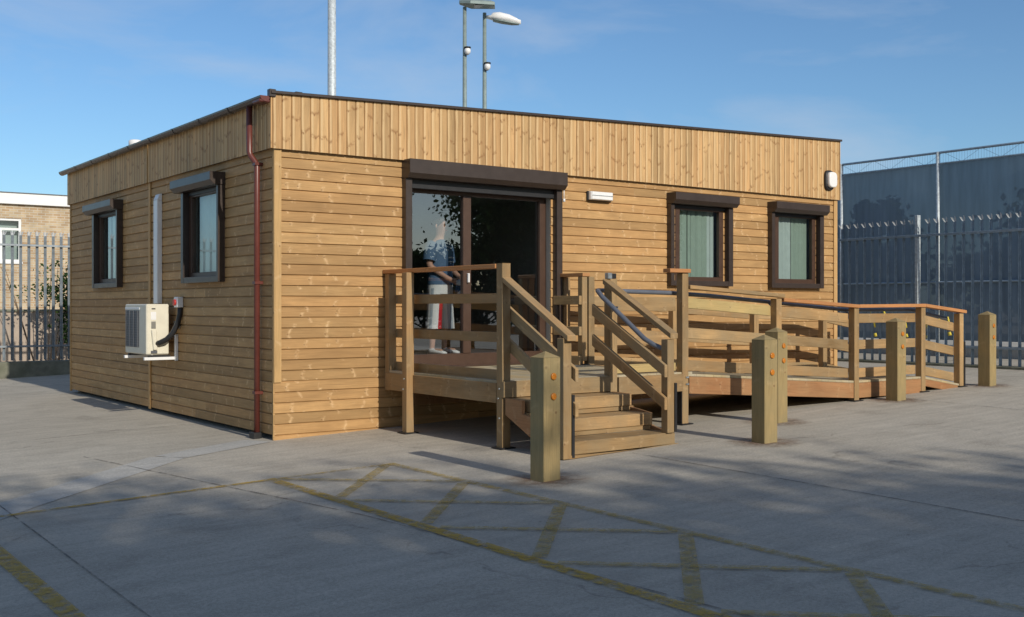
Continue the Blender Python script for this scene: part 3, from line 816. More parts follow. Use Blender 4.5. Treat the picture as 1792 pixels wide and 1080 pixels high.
# decking boards
mb = MB()
x = 1.42
while x < 4.05:
    mb.box(x, x + 0.1418, -2.42, -0.005, DZ - 0.03, DZ, axis=1); x += 0.143
part(mb, 'decking', M['deck'], 0.003)
mb = MB()
x = 4.06
while x < 9.78:
    a, b_ = x, min(x + 0.1418, 9.8)
    c8 = [((b_ if i & 1 else a), (-0.45 if i & 2 else -2.42), deckz(b_ if i & 1 else a) - (0.0 if i & 4 else 0.03)) for i in range(8)]
    mb.hexa(c8, 1); x += 0.143
part(mb, 'decking', M['deck'], 0.003)
# edge (rim) boards
FM = M['fasc']
part(MB().beam((1.43, -0.02, 0.612), (1.43, -2.31, 0.612), 0.045, 0.205), 'rim_board', M['rail'])
part(MB().beam((1.40, -2.435, 0.655), (2.84, -2.435, 0.655), 0.045, 0.165), 'rim_board', M['rail'])
part(MB().beam((2.96, -2.435, 0.622), (3.95, -2.435, 0.622), 0.045, 0.20), 'rim_board', M['rail'])
def rampseg(x0, x1, dz, y, wd, h, name, m, parent=None, bevel=0.004):
    return part(MB().beam((x0, y, deckz(x0 + 1e-4) + dz), (x1, y, deckz(x1 - 1e-4) + dz), wd, h), name, m, bevel, parent)
for a, b_ in ((4.08, 5.6), (5.61, 7.16), (7.26, 8.69), (8.79, 9.62)):
    hh = 0.20 if a < 8.7 else 0.10
    rampseg(a, b_, -0.032 - hh / 2, -2.405, 0.045, hh, 'rim_board', FM)
for a, b_ in ((4.08, 7.2), (7.2, 8.74), (8.74, 9.7)):
    rampseg(a, b_, -0.13, -0.47, 0.045, 0.18, 'rim_board', FM)
# joists / bearers below
for yy in (-0.9, -1.4, -1.9):
    part(MB().beam((1.48, yy, 0.61), (4.0, yy, 0.61), 0.05, 0.18), 'joist', M['fasc'], 0)
    for a, b_ in ((4.08, 7.2), (7.2, 8.74)): rampseg(a, b_, -0.13, yy, 0.05, 0.16, 'joist', FM, bevel=0)
# posts
def post(x, y, z0, z1, m=None, sz=0.1, plate=True, strap=None):
    p_ = part(MB().box(x - sz / 2, x + sz / 2, y - sz / 2, y + sz / 2, z0, z1, axis=2), 'post', m, 0.005)
    if plate: MB().box(x - 0.09, x + 0.09, y - 0.09, y + 0.09, z0 - 0.002, z0 + 0.010).build('base_plate', M['black'], p_, 0.002)
    if strap: MB().box(strap[0], strap[1], strap[2], strap[3], z0 + 0.01, strap[4]).build('steel_strap', M['black'], p_, 0.001)
    return p_
G = lambda x: gz(x) + 0.006
post(1.465, -0.065, 0.50, 1.888, plate=False)
post(1.375, -0.62, G(1.375), 1.888)
pc = post(1.455, -2.375, G(1.45), 1.935, sz=0.105)
MB().box(1.403, 1.507, -2.428, -2.323, 1.9352, 1.939).build('post_end', M['trim'], pc)
p_ = post(2.885, -2.405, 0.53, 1.80, plate=False, sz=0.105)
MB().box(2.80, 2.86, -2.46, -2.40, 1.80, 1.865).build('metal_bracket', M['grey_metal'], p_, 0.004)
MB().box(2.862, 2.93, -2.45, -2.40, 1.802, 1.86).build('end_cap', M['black'], p_, 0.004)
pp = post(4.01, -2.385, G(4.0), 1.885, strap=(3.95, 3.958, -2.43, -2.34, 0.62))
post(5.65, -2.385, G(5.65), 1.595)
post(7.215, -2.385, G(7.2), 1.478)
post(8.74, -2.385, G(8.74), 1.488)
post(9.70, -2.385, G(9.7), 1.395, strap=(9.752, 9.79, -2.44, -2.38, 0.98))
for x in (4.20, 5.73, 7.40, 9.0, 9.78):
    post(x, -0.50, max(G(x), deckz(x) - 0.25), deckz(x) + 0.96 if x > 4.5 else 1.888, plate=False)
post(4.085, -0.50, 0.79, 1.888, plate=False, sz=0.09)
MB().box(4.0, 4.15, -0.58, -0.44, 0.741, 0.749).box(4.035, 4.075, -0.52, -0.48, 0.749, 0.79).build('post_foot', M['black'], ramp_, 0.002)
# bolts
mb = MB()
for (x, y, z) in ((4.02, -2.436, 0.60), (4.02, -2.436, 0.68), (4.045, -2.436, 0.60), (4.045, -2.436, 0.68)):
    mb.tube([(x, y, z), (x, y - 0.012, z)], 0.011, 8)
for (y, z) in ((-0.6, 0.55), (-0.62, 0.67), (-2.36, 0.56), (-2.38, 0.66), (-2.38, 0.36)):
    x = 1.324 if y > -1 else 1.402
    mb.tube([(x, y, z), (x - 0.010, y, z)], 0.010, 8)
part(mb, 'bolt_heads', M['grey_metal'], 0)
# left side rails (behind the posts) and cap
for zc in (1.583, 1.18, 0.788):
    part(MB().beam((1.532, -0.02, zc), (1.532, -2.36, zc), 0.045, 0.105), 'rail')
part(MB().beam((1.45, -0.01, 1.912), (1.45, -2.32, 1.912), 0.125, 0.045), 'handrail', M['cap'])
# short rail next to the door, out from the wall
for zc in (1.58, 1.18, 0.80):
    part(MB().beam((4.0, -0.02, zc), (4.0, -0.56, zc), 0.045, 0.115), 'rail')
post(4.15, -0.06, 0.745, 1.888, plate=False)
part(MB().beam((4.10, -0.01, 1.912), (4.10, -0.56, 1.912), 0.125, 0.045), 'handrail', M['cap'])
# front span between stairs and ramp
for zc, h in ((1.525, 0.16), (1.12, 0.11)):
    part(MB().beam((2.95, -2.31, zc), (3.955, -2.31, zc), 0.045, h), 'rail')
part(MB().beam((2.95, -2.31, 0.80), (3.955, -2.31, 0.80), 0.045, 0.095), 'rail', M['rail_green'])
part(MB().beam((3.74, -2.40, 1.91), (4.075, -2.40, 1.91), 0.12, 0.045), 'handrail', M['cap'])
# ramp rails
spans = [(4.065, 5.60, 0.0), (5.705, 7.16, 0.0), (7.265, 8.69, 0.0), (8.79, 9.65, 0.0)]
for i, (a, b_, q) in enumerate(spans):
    rampseg(a, b_, 0.828, -2.315, 0.045, 0.125, 'rail', M['rail_green'] if i == 0 else RM)
    rampseg(a, b_, 0.475, -2.315, 0.045, 0.125, 'rail', RM)
    rampseg(a, b_, 0.095, -2.315, 0.045, 0.125, 'rail', RM)
cap_pts = [((4.065, 1.725), (5.74, 1.632)), ((5.72, 1.582), (7.25, 1.50)), ((7.252, 1.502), (8.775, 1.513)), ((8.777, 1.513), (9.80, 1.42))]
for i, ((xa, za), (xb, zb)) in enumerate(cap_pts):
    part(MB().beam((xa, -2.395, za), (xb, -2.395, zb), 0.125, 0.045), 'handrail', M['rail'] if i == 0 else M['cap'])
# inner ramp rails
for i, (a, b_) in enumerate(((4.25, 5.68), (5.78, 7.35), (7.45, 8.95), (9.05, 9.73))):
    for dz, h in ((0.87, 0.13), (0.47, 0.12), (0.085, 0.12)):
        rampseg(a, b_, dz, -0.425, 0.045, h, 'rail', RM)
# coated steel tube handrail: up beside the stairs, round, and down the ramp
tp = [(2.77, -3.36, 1.08), (2.765, -3.31, 1.075), (2.735, -3.24, 1.105), (2.715, -3.12, 1.165), (2.70, -2.58, 1.535), (2.70, -2.48, 1.60), (2.715, -2.40, 1.655), (2.76, -2.33, 1.672), (2.83, -2.275, 1.675), (2.95, -2.245, 1.675), (4.0, -2.235, 1.655)]
for x in (4.6, 5.65, 6.6, 7.15, 7.3, 8.2, 8.68, 8.8, 9.62): tp.append((x, -2.235, deckz(x) + 0.945))
tb = part(MB().tube(tp, 0.026, 12), 'tube_handrail', M['tube'], 0)
for (x, y, z) in ((2.83, -2.46, 1.55), (5.65, -2.235, deckz(5.65) + 0.955), (7.2, -2.235, deckz(7.2) + 0.955)):
    MB().tube([(x, y, z - 0.01), (x + 0.02, y - 0.05, z - 0.06), (x + 0.03, y - 0.09, z - 0.06)], 0.010, 8).build('tube_bracket', M['tube'], tb)
MB().tube([(2.77, -3.34, 1.08), (2.775, -3.375, 1.08)], 0.042, 14).build('tube_flange', M['tube'], tb)
# stairs: three blocky steps, stringers, newels and raking rails
for k, (yf, zt) in enumerate(((-2.77, 0.565), (-3.09, 0.388), (-3.42, 0.215))):
    yb = yf + 0.34
    mb = MB(); mb.box(1.50, 2.86, yf, yb, zt - 0.125, zt, axis=0); part(mb, 'tread', RM, 0.006)
    zb = max(zt - 0.19, 0.10)
    c8 = [((2.90 if i & 1 else 1.46), (yf + 0.06 if i & 2 else yf + 0.012 - (0.014 if k == 2 else 0)), (zt - 0.128 if i & 4 else (max(gz(2.9 if i & 1 else 1.46) + 0.004, 0) if k == 2 else zt - 0.172))) for i in range(8)]
    mb = MB(); mb.hexa(c8, 0); part(mb, 'riser', RM, 0.003)
for x in (1.435, 2.865):
    poly = [(-2.46, 0.57), (-2.74, 0.565), (-2.74, 0.43), (-3.06, 0.386), (-3.06, 0.26), (-3.36, 0.20), (-3.36, gz(x) + 0.01), (-3.22, gz(x) + 0.01), (-2.46, 0.40)]
    part(MB().prism(poly, 0, x - 0.02, x + 0.02), 'stringer', FM, 0.002)
nl = post(1.445, -3.37, G(1.44), 1.20, plate=False, strap=(1.497, 1.53, -3.425, -3.36, 0.66))
nr = post(2.775, -3.40, 0.216, 1.165, plate=False, sz=0.095, strap=(2.8245, 2.857, -3.453, -3.40, 0.72))
for x, x2 in ((1.455, 1.525), (2.80, 2.70)):
    sl_ = (1.785 - 1.225) / (3.44 - 2.42)
    z_at = lambda y, o: 1.775 + (y + 2.42) * sl_ + o
    part(MB().beam((x, -2.425, z_at(-2.425, 0.0)), (x, -3.47, z_at(-3.47, 0.0)), 0.105, 0.055), 'handrail', RM)
    xs_ = x + 0.073 if x < 2 else x - 0.105
    for o in (-0.36, -0.69):
        part(MB().beam((xs_, -2.33, z_at(-2.33, o)), (xs_, -3.46, z_at(-3.46, o)), 0.04, 0.125), 'rail', RM)

# ------------------------------------------------------------------ bollards
def make_bollard():
    t = empty('bollard', (0, 0, 0), '', 'bollard', 'timber bollards along the yard edge')
    h, s_ = 1.045, 0.0925
    mb = MB(); mb.box(-s_, s_, -s_, s_, -0.05, h, axis=2, rnd=0.4)
    b = len(mb.v)
    top = [(-s_, -s_, h), (s_, -s_, h), (s_, s_, h), (-s_, s_, h)]
    for k in range(4):
        mb.face([top[k], top[(k + 1) % 4], (0, 0, h + 0.052)], [(0, 0), (0.18, 0), (0.09, 0.1)], 0.4)
    mb.build('timber_post', M['bollard'], t, 0.006)
    for z in (0.885, 0.715):
        mb = MB(); mb.tube([(0.012, -s_ - 0.0, z), (0.012, -s_ - 0.008, z), (0.012, -s_ - 0.012, z)], [0.030, 0.030, 0.023], 18); mb.build('reflector', M['orange'], t)
    return t
spots = [(0.655, -4.085, 'leaning' and 'nearest and tallest looking timber bollard, standing in front of the stairs'),
         (3.56, -3.99, 'greenish timber bollard, the front one of the two standing close in line before the ramp'),
         (4.86, -3.05, 'timber bollard half hidden behind another bollard in front of the ramp rail'),
         (7.62, -2.75, 'timber bollard in front of the level bend of the ramp railing'),
         (10.06, -2.62, 'farthest timber bollard, standing alone past the foot of the ramp')]
b0 = make_bollard()
st = MB()
for i, (x, y, lab) in enumerate(spots):
    o = b0 if i == 0 else copy_tree(b0)
    o.location = (x, y, gz(x)); o["label"] = lab
    o.rotation_euler = (0, 0, R([2, -3, 4, -1, 2][i]))
    n = 20
    for k in range(n):
        a0, a1 = 2 * math.pi * k / n, 2 * math.pi * (k + 1) / n
        r0 = 0.42
        st.face([(x, y, gz(x) + 0.005), (x + r0 * math.cos(a0), y + r0 * math.sin(a0), gz(x + r0 * math.cos(a0)) + 0.005), (x + r0 * math.cos(a1), y + r0 * math.sin(a1), gz(x + r0 * math.cos(a1)) + 0.005)],
                [(0, 0), (math.cos(a0), math.sin(a0)), (math.cos(a1), math.sin(a1))])
tag(st.build('ground_stain', M['stain']), 'brown dirt stains on the concrete round the bollard feet', 'stain', kind='structure')

# ------------------------------------------------------------------ palisade fences
def pale_profile(mb, place, a, z0, z1, wd=0.060, splay=0.014, curl=0.05):
    """W section pale with a three pointed splayed head."""
    pr_ = [(-wd / 2, splay), (-wd / 4, -0.004), (0, splay * 0.8), (wd / 4, -0.004), (wd / 2, splay)]
    for (q0, d0), (q1, d1) in zip(pr_[:-1], pr_[1:]):
        mb.face([place(a + q0, d0, z0), place(a + q1, d1, z0), place(a + q1, d1, z1), place(a + q0, d0, z1)])
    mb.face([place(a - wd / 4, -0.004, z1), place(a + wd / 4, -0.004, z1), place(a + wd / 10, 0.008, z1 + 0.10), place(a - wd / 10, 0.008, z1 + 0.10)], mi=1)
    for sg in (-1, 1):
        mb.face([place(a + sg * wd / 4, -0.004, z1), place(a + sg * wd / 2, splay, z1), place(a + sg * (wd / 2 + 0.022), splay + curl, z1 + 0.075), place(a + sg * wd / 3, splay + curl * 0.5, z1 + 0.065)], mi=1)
def palisade(name, label, place, a0, a1, base, zr_lo, zr_hi, ztip, pitch, m, posts, root_loc):
    f = empty(name, root_loc, label, 'fence')
    ps = sorted(posts)
    edges = [a0] + [p for p in ps if a0 < p < a1] + [a1]
    for e0, e1 in zip(edges[:-1], edges[1:]):
        mb = MB(); a = e0 + pitch * 0.6
        while a < e1 - pitch * 0.4:
            pale_profile(mb, place, a, base(a) + 0.03, ztip - 0.10); a += pitch
        mb.build('pale_panel', [m, M['sunlit_tip']], f, recalc=False)
        for z in (zr_lo, zr_hi):
            mb = MB()
            P = [place(a_, d, zz) for zz in (z - 0.022, z + 0.022) for d in (0.02, 0.062) for a_ in (e0, e1)]
            mb.hexa(P, 0, 0.5); mb.build('rail', m, f, 0.003)
    for p_ in ps:
        P = [place(a_, d, zz) for zz in (base(p_), ztip + 0.06) for d in (-0.05, 0.045) for a_ in (p_ - 0.03, p_ + 0.03)]
        mb = MB(); mb.hexa(P, 2, 0.5); mb.build('post', M['galv_pole'], f, 0.004)
    return f
FX = 12.9
palisade('palisade_fence', 'dark blue grey steel palisade fence right of the cabin in front of the netting', lambda a, d, z: (FX - d, a, z), -9.0, 14.0,
         lambda a: gz(FX), 0.775, 2.80, 3.12, 0.172, M['fence_blue'], [-7.85, -5.1, -2.36, 0.39, 3.14, 5.9, 8.7, 11.4], (FX, 0.4, gz(FX)))
FYL = 13.3
palisade('palisade_fence', 'galvanised steel palisade fence on a low kerb left of the cabin', lambda a, d, z: (a, FYL - d, z), -12.0, 11.5,
         lambda a: 0.33, 0.655, 2.79, 3.10, 0.163, M['fence_grey'], [-10.9, -8.15, -5.4, -2.65, 2.2, 4.95, 7.7, 10.4], (0.5, FYL, 0.33))
mb = MB()
c8 = [((11.6 if i & 1 else -12.0), (FYL + 0.16 if i & 2 else FYL - 0.16), (0.335 if i & 4 else -0.5)) for i in range(8)]
mb.hexa(c8, 0)
tag(mb.build('kerb_wall', M['kerb'], None, 0.012), 'low mossy concrete upstand wall under the galvanised fence', 'wall')
mb = MB(); mb.box(FX - 0.12, FX + 0.12, -9, 14, 0.2, 0.47, axis=1)
tag(mb.build('kerb_wall', M['kerb'], None, 0.01), 'thin concrete kerb under the dark palisade fence right of the cabin', 'kerb')

# sports court fence with netting
CX = 15.5
cf = empty('court_fence', (CX, 1.0, 0.46), 'tall steel framed court fence hung with dark netting behind the palisade', 'fence')
ZT, ZN = 4.69, 4.46
for yy in (-7.2, -4.15, -1.1 - 0.1, 1.62, 4.02, 6.9, 9.9):
    MB().tube([(CX, yy, 0.4), (CX, yy, ZT + 0.02)], 0.038, 12).build('post', M['galv_pole'], cf)
MB().tube([(CX, -9, ZT), (CX, 12, ZT)], 0.026, 8).build('rail', M['fence_blue'], cf)
MB().tube([(CX - .01, -9, ZN), (CX - .01, 12, ZN)], 0.018, 8).build('rail', M['fence_blue'], cf)
MB().tube([(CX, -9, 2.0), (CX, 12, 2.0)], 0.02, 8).build('rail', M['fence_blue'], cf)
mb = MB(); yy = -9.0; up = True
while yy < 12:
    mb.tube([(CX, yy, ZN if up else ZT), (CX, yy + 0.42, ZT if up else ZN)], 0.003, 5, cap=False); up = not up; yy += 0.42
yy = -9.0
while yy < 12:
    mb.tube([(CX, yy, ZN), (CX, yy, ZT)], 0.0022, 4, cap=False); yy += 0.06
mb.build('wire_lacing', M['fence_blue'], cf)
mb = MB(); nn = 60
for k in range(nn):
    ya, yb = -9 + 21 * k / nn, -9 + 21 * (k + 1) / nn
    da, db = 0.03 * math.sin(k * 0.9), 0.03 * math.sin((k + 1) * 0.9)
    for (za, zb, s0, s1) in ((ZN, 3.4, 0.0, 0.6), (3.4, 2.2, 0.6, 1.0), (2.2, 0.80, 1.0, 1.3)):
        mb.face([(CX + 0.06 + da * s1, ya, zb), (CX + 0.06 + db * s1, yb, zb), (CX + 0.06 + db * s0, yb, za), (CX + 0.06 + da * s0, ya, za)], smooth=True)
mb.build('netting', M['net'], cf, recalc=False)
mb = MB(); mb.box(CX + 0.12, CX + 0.2, -9, 12, 0.40, 0.70, axis=1); mb.build('base_board', M['screed'], cf)
mb = MB(); mb.box(CX + 0.10, CX + 0.16, -9, 12, 0.80, 0.95, axis=1); mb.build('kick_rail', M['black'], cf)
ylab = ['yellow rope tie hanging at the foot of the netting, leftmost of the row', 'yellow rope tie second from the left on the netting', 'yellow rope tie in the netting row, just right of the fourth bollard',
        'yellow rope tie just left of the ramp corner post', 'yellow rope tie second from the right on the netting', 'rightmost yellow rope tie beside the last ramp post']
M['rope'] = plain('yellow_rope', (0.65, 0.52, 0.06), 0.7)
for i, (ya, za, yb, zb, knot) in enumerate(((3.20, 1.38, 3.10, 1.04, 1), (2.91, 1.46, 2.80, 1.17, 0), (2.40, 1.30, 2.33, 1.04, 1), (1.87, 1.22, 1.82, 1.02, 1), (1.61, 1.38, 1.53, 1.14, 0), (1.37, 1.28, 1.33, 1.10, 1))):
    t = MB().tube([(CX - 0.05, ya, za), (CX - 0.06, (ya + yb) / 2 - 0.01, (za + zb) / 2), (CX - 0.05, yb, zb)], 0.024, 6)
    if knot: t.tube([(CX - 0.07, yb - 0.01, zb - 0.13), (CX - 0.07, yb - 0.03, zb - 0.20)], 0.036, 7)
    t = t.build('rope_tie', M['rope'])
    tag(t, ylab[i], 'rope', 'yellow rope ties on the court netting')

# ------------------------------------------------------------------ poles and lamps behind the cabin
t = MB().tube([(6.07, 10.5, 0.2), (6.07, 10.5, 4.0), (6.07, 10.5, 11.0)], [0.115, 0.10, 0.085], 20).build('mast', M['galv_pole'])
tag(t, 'thick plain galvanised mast rising behind the cabin roof', 'pole')
def lamp(x, y, ztop, label, flat):
    t = empty('street_lamp', (x, y, gz(x)), label, 'street lamp', 'street lamps behind the cabin')
    MB().tube([(x, y, gz(x)), (x, y, ztop)], [0.075, 0.048], 14).build('pole', M['green_pole'], t)
    e = Vector((0.805, -0.593, 0))         # heads point to the right in the photo
    if flat:
        h = MB(); 
        P = []
        c = Vector((x, y, ztop + 0.05)) + e * 0.36
        nrm = Vector((0.593, 0.805, 0))
        top, bot = [], []
        for a, b_, zz in ((-0.50, -0.07, 0.06), (-0.50, 0.07, 0.06), (-0.2, 0.26, 0.0), (0.42, 0.20, -0.02), (0.42, -0.20, -0.02), (-0.2, -0.26, 0.0)):
            bot.append(c + e * a + nrm * b_ + Vector((0, 0, zz - 0.03)))
        mid = [p + Vector((0, 0, 0.08)) for p in bot]
        top = [c + (p - c) * 0.75 + Vector((0, 0, 0.12)) for p in bot]
        h.rings([bot, mid, top], smooth=False); h.build('lamp_head', M['green_pole'], t, 0.01)
        g_ = MB(); cc = c + e * 0.12
        g_.face([cc + e * a + nrm * b_ + Vector((0, 0, -0.036)) for a, b_ in ((-0.24, -0.16), (0.22, -0.13), (0.22, 0.13), (-0.24, 0.16))]); g_.build('lamp_glass', M['grey_metal'], t)
    else:
        h = MB(); rings = []
        nrm = Vector((0.593, 0.805, 0))
        o = Vector((x, y, ztop - 0.10))
        for s_, hw, zt, zb in ((0.04, 0.045, 0.04, -0.04), (0.16, 0.075, 0.05, -0.06), (0.22, 0.13, 0.13, -0.075), (0.40, 0.165, 0.16, -0.10), (0.65, 0.16, 0.12, -0.12), (0.85, 0.11, 0.04, -0.12), (0.95, 0.04, -0.06, -0.10)):
            ring = []
            for k in range(16):
                a = 2 * math.pi * k / 16
                zz = (zt if math.sin(a) > 0 else -zb) * math.sin(a)
                ring.append(o + e * s_ + nrm * hw * math.cos(a) + Vector((0, 0, zz - 0.10 * s_)))
            rings.append(ring)
        h.rings(rings); h.build('lamp_head', M['white'], t)
        h = MB()
        h.rings([[o + e * s_ + nrm * hw * math.cos(2 * math.pi * k / 12) + Vector((0, 0, zb - 0.10 * s_ - 0.012 + 0.03 * math.sin(2 * math.pi * k / 12))) for k in range(12)] for s_, hw, zb in ((0.22, 0.12, -0.06), (0.45, 0.155, -0.085), (0.72, 0.13, -0.10), (0.9, 0.05, -0.09))])
        h.build('lamp_glass', M['green_pole'], t)
    zc = ztop - (1.15 if flat else 1.42)
    q = Vector((x, y, zc)) + e * 0.075 + Vector((-0.593, -0.805, 0)) * 0.09
    MB().lathe([(0.03, -0.10), (0.075, -0.05), (0.085, 0.0), (0.075, 0.05), (0.03, 0.085)], q, 14).build('camera_dome', M['white'], t)
    MB().tube([(x, y, zc - 0.08), tuple(q + Vector((0, 0, -0.09)))], 0.022, 8).tube([tuple(q + Vector((0, 0, 0.07))), tuple(q + Vector((0, 0, 0.10)))], 0.09, 12).build('camera_bracket', M['black'], t)
    return t
lamp(10.63, 12.0, 9.22, 'street lamp with a flat box head, the left of the two behind the cabin roof', True)
lamp(11.255, 12.0, 9.17, 'street lamp with a white rounded cobra head, the right of the two', False)
t = empty('street_lamp', (38, 22.0, 0.46), 'distant floodlight on a thin pole seen through the court netting', 'street lamp')
MB().tube([(38, 22.0, 0.4), (38, 22.0, 8.4)], 0.07, 8).build('pole', M['green_pole'], t)
MB().box(37.7, 38.6, 21.4, 22.4, 8.4, 8.62).build('lamp_head', M['white'], t, 0.05)

# ------------------------------------------------------------------ brick building, garden wall
bb = empty('brick_building', (3.0, 24, 0), 'flat roofed buff brick building with white fascia and white windows beyond the left fence', 'building')
BY = 24.0
def wall_cells(x0, x1, z0, z1, ops, y0, y1):
    mb = MB()
    ax = sorted(set([x0, x1] + [v for o in ops for v in o[:2]])); az = sorted(set([z0, z1] + [v for o in ops for v in o[2:]]))
    for i in range(len(ax) - 1):
        for j in range(len(az) - 1):
            cx_, cz_ = (ax[i] + ax[i + 1]) / 2, (az[j] + az[j + 1]) / 2
            if any(o[0] < cx_ < o[1] and o[2] < cz_ < o[3] for o in ops): continue
            mb.box(ax[i], ax[i + 1], y0, y1, az[j], az[j + 1])
    return mb
BW = [(1.22, 2.54, 2.84, 4.15), (-2.0, -0.2, 2.84, 4.15), (6.0, 8.0, 2.84, 4.15), (10.0, 12, 2.84, 4.15)]
wall_cells(-3, 16, -0.4, 4.57, BW, BY, BY + 0.25).build('wall', M['brick'], bb)
MB().box(-3, 16, BY + 8, BY + 8.25, -0.4, 4.57).box(-3, -2.75, BY + .25, BY + 8, -0.4, 4.57).box(15.75, 16, BY + .25, BY + 8, -0.4, 4.57).build('wall', M['brick'], bb)
MB().box(-3.1, 16.1, BY - 0.12, BY + 8.3, 4.575, 4.90).build('fascia', M['white'], bb, 0.01)
MB().box(-3.15, 16.15, BY - 0.14, BY + 8.35, 4.905, 4.93).build('roof', M['roof'], bb)
for (a0, a1, z0, z1) in BW:
    mb = MB(); y0, y1 = BY + 0.03, BY + 0.12; f_ = 0.07
    mb.box(a0, a1, y0, y1, z0, z0 + f_); mb.box(a0, a1, y0, y1, z1 - f_, z1); mb.box(a0, a0 + f_, y0, y1, z0 + f_, z1 - f_); mb.box(a1 - f_, a1, y0, y1, z0 + f_, z1 - f_)
    mb.box(a0 + f_, a1 - f_, y0, y1, z1 - 0.36, z1 - 0.29); xm = (a0 + a1) / 2
    if a1 - a0 < 1.5: xm = a0 + 0.75
    mb.box(xm - 0.04, xm + 0.04, y0, y1, z0 + f_, z1 - 0.36)
    wf_ = mb.build('window', M['white'], bb)
    q = MB(); q.face([(a0, BY + 0.08, z0), (a1, BY + 0.08, z0), (a1, BY + 0.08, z1), (a0, BY + 0.08, z1)]); q.build('pane', M['win_glass'], wf_)
    MB().box(a0, a1, BY + 0.3, BY + 0.32, z0, z1).build('curtain', M['blind_pale'], wf_)
    MB().box(a0 - 0.03, a1 + 0.03, BY - 0.05, BY + 0.10, z0 - 0.06, z0 - 0.002).build('sill', M['white'], wf_)
mb = MB(); mb.box(-13, 13, 18.2, 18.4, -0.4, 1.36, axis=0)
gw = mb.build('garden_wall', M['render_wall'])
tag(gw, 'low pinkish wall running behind the galvanised fence', 'wall')
MB().box(-13, 13, 18.15, 18.45, 1.362, 1.42).build('coping', M['kerb'], gw, 0.008)

# ------------------------------------------------------------------ plants
def leaf_quad(mb, c, sz, rnd=None):
    n = Vector((random.gauss(0, 1), random.gauss(0, 1), random.gauss(0, 1) + 0.5)).normalized()
    u = n.orthogonal().normalized(); u.rotate(Matrix.Rotation(random.random() * 6.28, 3, n)); v = n.cross(u)
    a = sz * random.uniform(0.7, 1.3); b_ = a * 0.55
    mb.face([c - u * a * .5, c + v * b_ * .5 - u * a * .05, c + u * a * .5, c - v * b_ * .5 - u * a * .05], [(0, 0)] * 4, random.random() if rnd is None else rnd)
def crown(mb, centre, rx, ry, rz, clumps, per, csz, lsz, hollow=0.55, seed=1):
    random.seed(seed)
    for k in range(clumps):
        d = Vector((random.gauss(0, 1), random.gauss(0, 1), random.gauss(0, 1))).normalized()
        rr = random.uniform(hollow, 1.0)
        c = Vector(centre) + Vector((d.x * rx, d.y * ry, d.z * rz)) * rr
        s_ = csz * random.uniform(0.6, 1.35); base = random.uniform(0.0, 0.6)
        for j in range(per):
            p = c + Vector((random.gauss(0, .45), random.gauss(0, .45), random.gauss(0, .36))) * s_
            leaf_quad(mb, p, lsz, min(1, base + random.random() * 0.4))
def tree(name, x, y, h, r, label, trunk_h, cl=120, per=70, lsz=0.28, m='leaf', seed=1, rz=None, group=None, cat='tree', csz=None):
    z0 = gz(x)
    t = empty(name, (x, y, z0), label, cat, group)
    random.seed(seed)
    rz = rz or (h - trunk_h) / 2
    zc = z0 + h - rz
    tm = MB()
    tm.tube([(x, y, z0 - 0.1), (x + 0.05, y, z0 + trunk_h * 0.6), (x - 0.05, y + .05, z0 + trunk_h), (x, y, zc)], [h * 0.032, h * 0.025, h * 0.02, h * 0.012], 10)
    for k in range(7):
        a = k * 2.4; d = Vector((math.cos(a), math.sin(a), random.uniform(0.2, 0.9))).normalized()
        s0 = Vector((x, y, z0 + trunk_h * random.uniform(0.85, 1.2)))
        tm.tube([s0, s0 + d * r * 0.45, s0 + d * r * 0.8 + Vector((0, 0, .15 * r))], [h * .012, h * .008, h * .003], 7)
    tm.build('trunk', M['bark'], t)
    cm = MB(); crown(cm, (x, y, zc), r, r, rz, cl, per, csz or r * 0.30, lsz, seed=seed)
    cm.build('crown', M[m], t, recalc=False)
    return t
# shrubs seen through the left fence
t = empty('shrub', (2.35, 16.6, 0.05), 'dense dark green shrub behind the left fence beside the cabin edge', 'shrub')
tm = MB()
for k in range(6): tm.tube([(2.35, 16.6, 0), (2.35 + .5 * math.cos(k), 16.6 + .4 * math.sin(k), 1.9)], [0.03, 0.01], 6)
tm.build('stem', M['bark'], t)
cm = MB(); crown(cm, (2.25, 16.6, 1.45), 0.75, 0.55, 1.0, 40, 45, 0.30, 0.11, 0.3, 11); cm.build('foliage', M['leaf_dark'], t, recalc=False)
t = empty('shrub', (1.6, 16.9, 0.05), 'thin sparse climbing shrub with scattered leaves in front of the brick wall', 'shrub')
tm = MB(); random.seed(5)
for k in range(9):
    a = random.uniform(-0.9, 0.9)
    tm.tube([(1.6 + a * .3, 16.9, 0), (1.6 + a * .8, 16.9, 1.5), (1.6 + a * 1.2, 16.85, random.uniform(2.3, 2.9))], [0.014, 0.010, 0.004], 5)
tm.build('stem', M['bark'], t)
cm = MB(); crown(cm, (1.75, 16.9, 1.95), 0.95, 0.3, 0.95, 38, 9, 0.30, 0.10, 0.1, 12); cm.build('foliage', M['leaf'], t, recalc=False)
# far trees behind the court netting
far = [('conifer_tree', 54, 30.0, 7.6, 2.6, 'pointed dark tree seen dimly through the netting near the cabin end'),
       ('broadleaf_tree', 56, 36.0, 5.6, 5.0, 'low rounded tree seen through the netting left of the pointed one'),
       ('broadleaf_tree', 55, 15.5, 7.4, 5.6, 'wide rounded tree seen through the netting at the right edge'),
       ('broadleaf_tree', 58, 23.0, 5.0, 4.6, 'low tree seen through the netting between two taller trees')]
for i, (nm, x, y, h, r, lab) in enumerate(far):
    tree(nm, x, y, h, r, lab, 1.0, 90, 55, 0.55, 'leaf', 20 + i, group='trees beyond the court')
